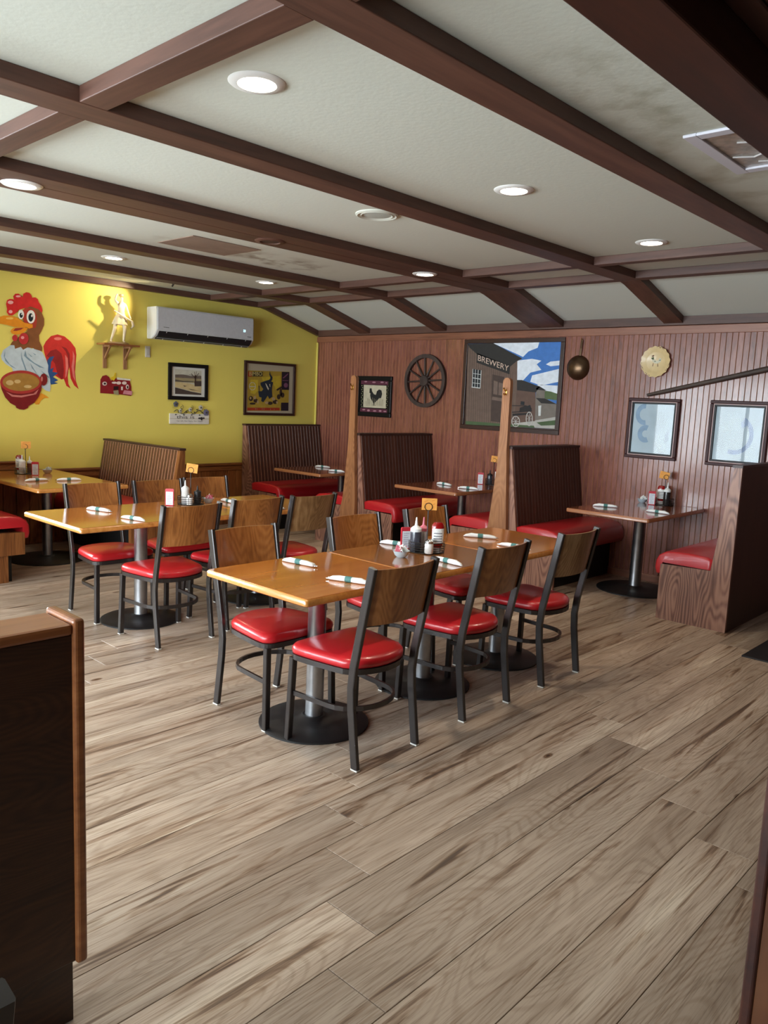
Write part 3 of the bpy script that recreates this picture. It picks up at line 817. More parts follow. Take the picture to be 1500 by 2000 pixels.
# ================================================================== CHAIRS (front of the seat looks along +y)
def seat_outline(k=1.0):
    P = []
    for a in range(0, 7):                                   # front right corner
        t = PI / 2 * (1 - a / 6); P.append((0.172 + 0.055 * math.cos(t), 0.168 + 0.055 * math.sin(t)))
    P.append((0.222, 0.10)); P.append((0.208, 0.0)); P.append((0.198, -0.06))
    for a in range(1, 12):
        t = -PI * a / 12; P.append((0.195 * math.cos(t), -0.075 + 0.125 * math.sin(t)))
    P.append((-0.198, -0.06)); P.append((-0.208, 0.0)); P.append((-0.222, 0.10))
    for a in range(0, 7):
        t = PI / 2 * (a / 6); P.append((-0.172 - 0.055 * math.cos(t), 0.168 + 0.055 * math.sin(t)))
    P.append((-0.09, 0.228)); P.append((0.0, 0.230)); P.append((0.09, 0.228))
    return [(x * k, y * k) for x, y in P]

def post_y(z): return -0.178 - (z - 0.44) * 0.205
def make_chair(label):
    t = thing('dining_chair', label, 'chair', (0, 0, 0), 0, 'red-seated dining chairs')
    b = BM(); pillow(b, seat_outline(), 0.425, 0.475, 0.03, 0.012); mk('seat', b, M_VINYL, t, True, 80)
    b = BM()
    o = seat_outline(0.955)
    hbar(b, [(x, y, 0.414) for x, y in o], 0.02, 0.024, True); mk('seat_frame', b, M_BRONZE, t)
    b = BM(); N = 14; rows = []
    for z in (0.642, 0.725, 0.81, 0.893):
        A, B = [], []
        for i in range(N + 1):
            x = -0.186 + 0.372 * i / N
            y = post_y(z) - 0.038 * (1 - (x / 0.186) ** 2)
            A.append(b.verts.new((x, y + 0.006, z))); B.append(b.verts.new((x, y - 0.007, z)))
        rows.append((A, B))
    for (A0, B0), (A1, B1) in zip(rows, rows[1:]):
        for i in range(N):
            b.faces.new((A0[i], A0[i + 1], A1[i + 1], A1[i])); b.faces.new((B0[i + 1], B0[i], B1[i], B1[i + 1]))
        b.faces.new((A0[0], A1[0], B1[0], B0[0])); b.faces.new((A1[N], A0[N], B0[N], B1[N]))
    for A, B in (rows[0], rows[-1]):
        for i in range(N): b.faces.new((A[i], B[i], B[i + 1], A[i + 1]))
    mk('backrest', b, M_PLY, t, True, 40)
    for s in (-1, 1):
        b = BM()
        pts = [(s * 0.196, -0.212, 0.006), (s * 0.196, -0.196, 0.12), (s * 0.196, -0.176, 0.27), (s * 0.196, -0.171, 0.36), (s * 0.197, post_y(0.46), 0.46), (s * 0.199, post_y(0.68), 0.68), (s * 0.201, post_y(0.89), 0.89), (s * 0.201, post_y(0.902), 0.902)]
        bar(b, pts, 0.021, 0.038); p = mk('back_post', b, M_BRONZE, t)
        b = BM(); box(b, s * 0.196 - 0.012, s * 0.196 + 0.012, -0.232, -0.192, 0.0, 0.008, 0.002, 1); mk('glide', b, M_GLIDE, p)
        b = BM()
        bar(b, [(s * 0.215, 0.212, 0.006), (s * 0.206, 0.200, 0.405)], 0.03, 0.028); p = mk('front_leg', b, M_BRONZE, t)
        b = BM(); box(b, s * 0.215 - 0.016, s * 0.215 + 0.016, 0.197, 0.227, 0.0, 0.008, 0.002, 1); mk('glide', b, M_GLIDE, p)
    b = BM(); P = [(0.205, 0.195, 0.235)]
    for a in range(0, 13):
        th = -PI * a / 12; P.append((0.187 * math.cos(th), -0.02 + 0.145 * math.sin(th), 0.235))
    P.append((-0.205, 0.195, 0.235))
    hbar(b, P, 0.012, 0.022); mk('stretcher', b, M_BRONZE, t)
    return t
FW, FE = PI / 2, -PI / 2
M_PLYG = wood('worn greyish plywood', [(104, 72, 42), (134, 100, 64), (160, 126, 88)], 'Z', 8, 0.08, 0.35, rings=0.12, coat=0.2, dist=1.0)
chair0 = make_chair('nearest red-seated chair, its back to the camera at the front table row')
chair0.location = (-2.435, 2.49, 0); chair0.rotation_euler = (0, 0, FW)
G = 'red-seated dining chairs'
for x, y, r, lab in (
    (-2.45, 3.265, FW, 'middle red-seated chair of the three on the right side of the front row'),
    (-2.45, 4.005, FW, 'rightmost red-seated chair of the front table row'),
    (-3.006, 2.475, FE, 'red-seated chair on the left side of the nearest front table, facing the camera side'),
    (-3.008, 3.285, FE, 'red-seated chair behind the middle front table, left of the condiment rack'),
    (-3.006, 3.945, FE, 'red-seated chair mostly hidden behind the condiment rack of the front row'),
    (-4.385, 2.712, FW, 'nearest red-seated chair on the right side of the left table row'),
    (-4.44, 3.265, FW, 'second red-seated chair on the right side of the left table row'),
    (-4.40, 3.73, FW, 'farthest red-seated chair of the left row, with a greyish worn back'),
    (-5.108, 2.70, FE, 'leftmost red-seated chair, on the far side of the left table row'),
    (-5.10, 3.225, FE, 'red-seated chair behind the condiment rack of the left table row'),
    (-5.14, 3.685, FE, 'red-seated chair behind the left row, near the pine wainscot'),
    (-1.118, 0.110, FW, 'dark chair back corner at the lower left edge of the picture')):
    c = dup(chair0, (x, y, 0), r, lab, G)
    if 'greyish' in lab or 'rightmost' in lab:
        for ch in c.children:
            if ch.name.startswith('backrest'):
                ch.material_slots[0].link = 'OBJECT'; ch.material_slots[0].material = M_PLYG
bpy.context.view_layer.update()

# ================================================================== TABLE SETTINGS
ZT = 0.7505
def make_roll(label):
    t = thing('napkin_roll', label, 'napkin roll', (0, 0, 0), 0, 'rolled napkins with cutlery')
    b = BM(); rings = []
    for x, w, h, z in ((-0.108, 0.005, 0.003, 0.005), (-0.095, 0.013, 0.008, 0.010), (-0.06, 0.018, 0.0135, 0.0145), (-0.012, 0.0155, 0.0125, 0.0135), (0.012, 0.0155, 0.0125, 0.0135), (0.05, 0.0185, 0.0125, 0.0135), (0.088, 0.020, 0.009, 0.011), (0.1, 0.013, 0.005, 0.008)):
        rings.append([b.verts.new((x, w * math.cos(2 * PI * k / 10), max(0.001, z + h * math.sin(2 * PI * k / 10)))) for k in range(10)])
    for A, B in zip(rings, rings[1:]):
        for k in range(10): b.faces.new((A[k], A[(k + 1) % 10], B[(k + 1) % 10], B[k]))
    b.faces.new(list(reversed(rings[0]))); b.faces.new(rings[-1])
    mk('napkin', b, M_NAP, t, True, 60)
    b = BM()
    A = [b.verts.new((-0.016, 0.017 * math.cos(2 * PI * k / 12), max(0.0006, 0.014 + 0.014 * math.sin(2 * PI * k / 12)))) for k in range(12)]
    B = [b.verts.new((0.016, v.co.y, v.co.z)) for v in A]
    for k in range(12): b.faces.new((A[k], A[(k + 1) % 12], B[(k + 1) % 12], B[k]))
    mk('paper_band', b, M_BAND, t, True, 60)
    b = BM(); box(b, 0.092, 0.112, -0.008, -0.004, 0.007, 0.010); box(b, 0.092, 0.115, 0.003, 0.008, 0.006, 0.009); box(b, 0.092, 0.108, -0.001, 0.001, 0.009, 0.012)
    mk('cutlery', b, M_SILVER, t)
    return t
RG = 'rolled napkins with cutlery'
roll0 = make_roll('napkin roll at the left of the nearest front table')
roll0.location = (-2.93, 2.557, ZT); roll0.rotation_euler = (0, 0, math.radians(9))
for x, y, a, lab in (
    (-2.50, 2.488, 199, 'napkin roll by the chair at the nearest front table'),
    (-2.508, 3.217, 175, 'napkin roll in front of the condiment rack on the middle front table'),
    (-3.00, 3.36, 14, 'napkin roll behind the menu on the middle front table'),
    (-2.87, 4.011, 29, 'left napkin roll on the far front table'),
    (-2.545, 3.905, 183, 'napkin roll half hidden behind the middle front chair back'),
    (-4.996, 6.291, -7, 'left napkin roll on the booth table under the wagon wheel'),
    (-4.639, 6.229, 191, 'right napkin roll on the booth table under the brewery photo'),
    (-6.93, 6.38, 15, 'left napkin roll on the corner booth table'),
    (-6.47, 6.17, 195, 'right napkin roll on the corner booth table'),
    (-6.849, 2.932, 96, 'left napkin roll on the booth table by the yellow wall'),
    (-6.781, 3.187, 258, 'right napkin roll on the booth table by the yellow wall'),
    (-5.019, 2.566, 18, 'napkin roll on the left of the long left-row table'),
    (-4.567, 2.568, 191, 'napkin roll near the camera-side edge of the long left-row table'),
    (-4.955, 3.59, -5, 'napkin roll behind the second chair of the left row'),
    (-4.50, 3.13, 170, 'napkin roll mostly hidden behind the nearest left-row chair'),
    (-4.545, 3.70, 7, 'napkin roll between the two far chairs of the left row'),
    (-3.193, 6.284, 25, 'left napkin roll on the right-hand booth table'),
    (-2.748, 6.336, 175, 'right napkin roll on the right-hand booth table')):
    dup(roll0, (x, y, ZT), math.radians(a), lab, RG)

def wire_caddy(label, x, y, rz, rx=0.085, ry=0.06):
    t = thing('condiment_rack', label, 'rack', (x, y, ZT), rz, 'wire condiment racks')
    b = BM()
    def el(k, z): return [(k * rx * math.cos(2 * PI * i / 24), k * ry * math.sin(2 * PI * i / 24), z) for i in range(24)]
    for z in (0.004, 0.018, 0.03, 0.044, 0.06): tube(b, el(1, z), 0.0022, 6, True)
    for i in range(0, 24, 3):
        a = 2 * PI * i / 24; tube(b, [(rx * math.cos(a), ry * math.sin(a), 0.003), (rx * math.cos(a), ry * math.sin(a), 0.061)], 0.0018, 5)
    mk('basket', b, M_WIRE, t, True)
    b = BM(); prism(b, [(p[0], p[1]) for p in el(0.97, 0)], lambda u, v, d: (u, v, d), 0.001, 0.005); mk('tray', b, M_WIRE, t)
    b = BM(); tube(b, [(0, 0, 0.004), (0, 0, 0.235)], 0.003, 8)
    tube(b, [(0.021 * math.cos(2 * PI * i / 20), 0, 0.256 + 0.021 * math.sin(2 * PI * i / 20)) for i in range(20)], 0.0022, 6, True)
    mk('ring_handle', b, M_WIRE, t, True)
    return t
def card(label, x, y, z, rz, tilt=0.0, w=0.085, h=0.066):
    t = thing('table_card', label, 'card', (x, y, z), rz, 'orange table cards')
    b = BM(); c, s = math.cos(tilt), math.sin(tilt)
    P = [(-w / 2, 0), (w / 2, 0), (w / 2, h), (-w / 2, h)]
    prism(b, [(p[0] * c - p[1] * s, p[0] * s + p[1] * c) for p in P], lambda u, v, d: (u, d, v), -0.0008, 0.0008); mk('card_stock', b, M_CARD, t)
    b = BM()
    for k, (u0, u1, v) in enumerate(((-0.03, -0.01, 0.045), (-0.025, 0.0, 0.035), (0.012, 0.03, 0.05), (0.02, 0.032, 0.03))):
        prism(b, [(u0, v), (u1, v + 0.006), (u1, v + 0.009), (u0, v + 0.003)], lambda u, v, d: (u, d, v), -0.0014, -0.0009)
    mk('printed_marks', b, flat('card print', (206, 120, 40), 0.7), t)
    return t
def squeeze(label, x, y, body, cap, h=0.15, r=0.028, z=ZT + 0.006, name='squeeze_bottle'):
    t = thing(name, label, 'bottle', (x, y, z), 0, 'condiment bottles')
    b = BM(); lathe(b, [(r * 0.9, 0), (r, 0.006), (r, h * 0.62), (r * 0.96, h * 0.66)], 20); mk('bottle', b, body, t, True)
    b = BM(); lathe(b, [(r * 1.04, h * 0.655), (r * 1.04, h * 0.75), (r * 0.75, h * 0.80), (r * 0.4, h * 0.84), (r * 0.3, h * 0.86), (r * 0.12, h * 1.12), (0, h * 1.13)], 20); mk('nozzle_cap', b, cap, t, True, 30)
    return t
def ketchup(label, x, y, rz, z=ZT + 0.006):
    t = thing('ketchup_bottle', label, 'bottle', (x, y, z), rz, 'red squeeze bottles')
    b = BM()
    lathe(b, [(0.024, 0), (0.027, 0.004), (0.027, 0.022), (0.024, 0.03), (0.033, 0.05), (0.034, 0.10), (0.036, 0.13), (0.033, 0.155), (0.022, 0.168), (0.0, 0.17)], 22, sx=1.0, sy=0.62); mk('bottle', b, M_KETCH, t, True)
    b = BM(); lathe(b, [(0.0275, 0.0), (0.0275, 0.026)], 20, sx=1, sy=0.7); mk('flip_cap', b, M_WHITE, t, True)
    b = BM(); P = []
    A = [b.verts.new((0.0355 * math.cos(a), 0.0355 * 0.64 * math.sin(a), 0.05)) for a in [PI + 0.5 + (PI - 1.0) * i / 8 for i in range(9)]]
    B = [b.verts.new((v.co.x * 1.06, v.co.y * 1.06, 0.135)) for v in A]
    for i in range(8): b.faces.new((A[i], A[i + 1], B[i + 1], B[i]))
    l = mk('label', b, M_LABEL, t, True); l['label'] = 'white printed label'
    b = BM()
    for z0 in (0.062, 0.076, 0.09, 0.106):
        A = [b.verts.new((0.0375 * math.cos(a), 0.0375 * 0.64 * math.sin(a), z0)) for a in [PI + 0.9 + (PI - 1.8) * i / 6 for i in range(7)]]
        B = [b.verts.new((v.co.x * 1.02, v.co.y * 1.02, z0 + 0.005)) for v in A]
        for i in range(6): b.faces.new((A[i], A[i + 1], B[i + 1], B[i]))
    mk('label_print', b, flat('grey print', (110, 112, 120), 0.6), t)
    return t
def menu(label, x, y, rz, w=0.062, h=0.125):
    t = thing('menu_holder', label, 'menu', (x, y, ZT), rz, 'small menu cards in red holders')
    b = BM(); prism(b, rrect(-w / 2, w / 2, 0, h, 0.008), lambda u, v, d: (u, d, v), -0.006, 0.006); mk('holder', b, M_MENU, t)
    b = BM(); prism(b, [(-w / 2 + 0.006, 0.006), (w / 2 - 0.006, 0.006), (w / 2 - 0.006, h - 0.022), (-w / 2 + 0.006, h - 0.022)], lambda u, v, d: (u, d, v), -0.0075, -0.006); mk('page', b, M_MENUW, t)
    b = BM()
    for k in range(7): prism(b, [(-w / 2 + 0.014, 0.016 + k * 0.012), (w / 2 - 0.014 - 0.006 * (k % 3), 0.016 + k * 0.012), (w / 2 - 0.014 - 0.006 * (k % 3), 0.019 + k * 0.012), (-w / 2 + 0.014, 0.019 + k * 0.012)], lambda u, v, d: (u, d, v), -0.0082, -0.0075)
    mk('print_lines', b, flat('menu print', (150, 150, 168), 0.6), t)
    b = BM(); box(b, -w / 2, w / 2, -0.02, 0.02, 0, 0.004, 0.002, 1); mk('foot', b, M_MENU, t)
    return t
def sugar_bowl(label, x, y, rz, cols):
    t = thing('sugar_bowl', label, 'bowl', (x, y, ZT), rz, 'bowls of sweetener packets')
    b = BM(); lathe(b, [(0.0, 0.0), (0.022, 0.0), (0.036, 0.012), (0.045, 0.033), (0.0475, 0.036), (0.042, 0.033), (0.032, 0.012), (0.0, 0.006)], 24)
    mk('bowl', b, flat('pale glass bowl', (188, 205, 214), 0.15, coat=0.6), t, True, 40)
    for k, c in enumerate(cols):
        b = BM(); a = k * 1.3
        box(b, -0.026, 0.026, -0.0015, 0.0015, -0.02, 0.02)
        bmesh.ops.transform(b, matrix=Matrix.Translation((0.010 * math.cos(a), 0.010 * math.sin(a), 0.038 + 0.003 * (k % 3))) @ Matrix.Rotation(a, 4, 'Z') @ Matrix.Rotation(0.5 * ((k % 3) - 1), 4, 'Y') @ Matrix.Rotation(0.5, 4, 'X'), verts=b.verts)
        mk('packet', b, c, t)
    return t
def shaker(label, x, y, glass=M_LABEL):
    t = thing('shaker', label, 'shaker', (x, y, ZT + 0.006), 0, 'shakers')
    b = BM(); lathe(b, [(0.0, 0), (0.022, 0.0), (0.025, 0.005), (0.024, 0.05), (0.021, 0.058)], 18); mk('jar', b, glass, t, True)
    b = BM(); lathe(b, [(0.023, 0.056), (0.023, 0.07), (0.014, 0.079), (0.0, 0.081)], 18); mk('lid', b, M_SILVER, t, True)
    return t
CA = math.radians(45)
W4 = [M_WHITE, M_PINK, M_LABEL, M_PINK, M_WHITE]
# middle front table
wire_caddy('wire condiment rack on the middle front table', -2.77, 3.36, CA, 0.10, 0.075)
card('orange card in the rack ring on the front row', -2.768, 3.364, ZT + 0.238, CA)
squeeze('dark squeeze bottle with clear nozzle in the front-row rack', -2.805, 3.305, M_SYRUP, M_SQUEEZE, 0.17, 0.031)
squeeze('pink-tipped squeeze bottle behind the dark one', -2.81, 3.375, M_SQUEEZE, M_PINK, 0.165, 0.026)
ketchup('red ketchup bottle with white label in the front-row rack', -2.715, 3.385, CA)
menu('red-edged menu card left of the front-row rack', -2.90, 3.33, CA + 0.35)
sugar_bowl('glass bowl of pink and white packets in front of the front-row rack', -2.755, 3.13, 0.4, W4)
shaker('white shaker at the right of the front-row rack', -2.715, 3.315)
# left row
wire_caddy('wire condiment rack on the left table row', -5.00, 3.28, CA, 0.095, 0.07)
card('pale orange card in the rack ring on the left row', -4.998, 3.284, ZT + 0.238, CA, -0.12)
squeeze('white-capped sauce bottle in the left-row rack', -5.025, 3.25, M_LABEL, M_SQUEEZE, 0.155, 0.028)
shaker('white shaker in the left-row rack', -4.965, 3.25)
squeeze('dark short bottle behind the left-row rack handle', -4.985, 3.33, M_BLACK, M_BLACK, 0.12, 0.026)
menu('pink-edged menu card left of the left-row rack', -5.02, 3.115, CA)
sugar_bowl('small bowl of pink packets right of the left-row rack', -5.02, 3.45, 0.2, [M_PINK, M_PINK, M_WHITE])
# booth by the yellow wall
wire_caddy('wire condiment rack on the booth table by the yellow wall', -7.45, 3.09, CA + 0.2, 0.095, 0.07)
card('orange card in the rack ring by the yellow wall', -7.447, 3.095, ZT + 0.238, CA + 0.35)
ketchup('red ketchup bottle at the left of the yellow-wall rack', -7.50, 3.055, CA)
squeeze('white sauce bottle in the yellow-wall rack', -7.43, 3.05, M_LABEL, M_SQUEEZE, 0.155, 0.029)
squeeze('brown sauce bottle behind the yellow-wall rack', -7.48, 3.14, flat('brown sauce', (110, 58, 34), 0.3), M_SQUEEZE, 0.14, 0.024)
menu('red-edged menu card in front of the yellow-wall rack', -7.30, 3.115, CA + 0.3)
sugar_bowl('bowl of packets right of the yellow-wall rack', -7.44, 3.29, 0.3, [M_LABEL, M_WHITE, flat('tan packet', (196, 170, 140), 0.5)])
# booth tables along the beadboard wall
wire_caddy('wire condiment rack beside the second coat post', -4.775, 6.84, 0.35, 0.085, 0.07)
card('orange card in the rack ring left of the second coat post', -4.773, 6.842, ZT + 0.238, 0.45, -0.08)
squeeze('dark sauce bottle in the rack beside the second coat post', -4.815, 6.83, M_SYRUP, M_BLACK, 0.13, 0.028)
ketchup('red ketchup bottle in the rack beside the second coat post', -4.728, 6.855, 0.4)
menu('pale menu card left of the rack beside the second coat post', -4.87, 6.74, 0.55)
wire_caddy('wire condiment rack on the right-hand booth table', -2.96, 6.94, 0.3, 0.085, 0.07)
card('orange card in the rack ring on the right-hand booth table', -2.985, 6.945, ZT + 0.238, 0.3, -0.18)
squeeze('tall dark bottle with white cap in the right-hand booth rack', -2.925, 6.915, flat('black bottle', (38, 36, 36), 0.25), M_SQUEEZE, 0.185, 0.031)
ketchup('red ketchup bottle behind the right-hand booth menu', -3.0, 6.96, 0.3)
menu('red-edged menu card on the right-hand booth table', -3.04, 6.86, 0.4)
sugar_bowl('bowl of white packets left of the right-hand booth menu', -3.16, 6.93, 0.1, [M_LABEL, M_WHITE, M_LABEL])
sugar_bowl('bowl of pink packets on the corner booth table beside the coat post', -6.44, 6.70, 0.1, [M_PINK, M_WHITE])

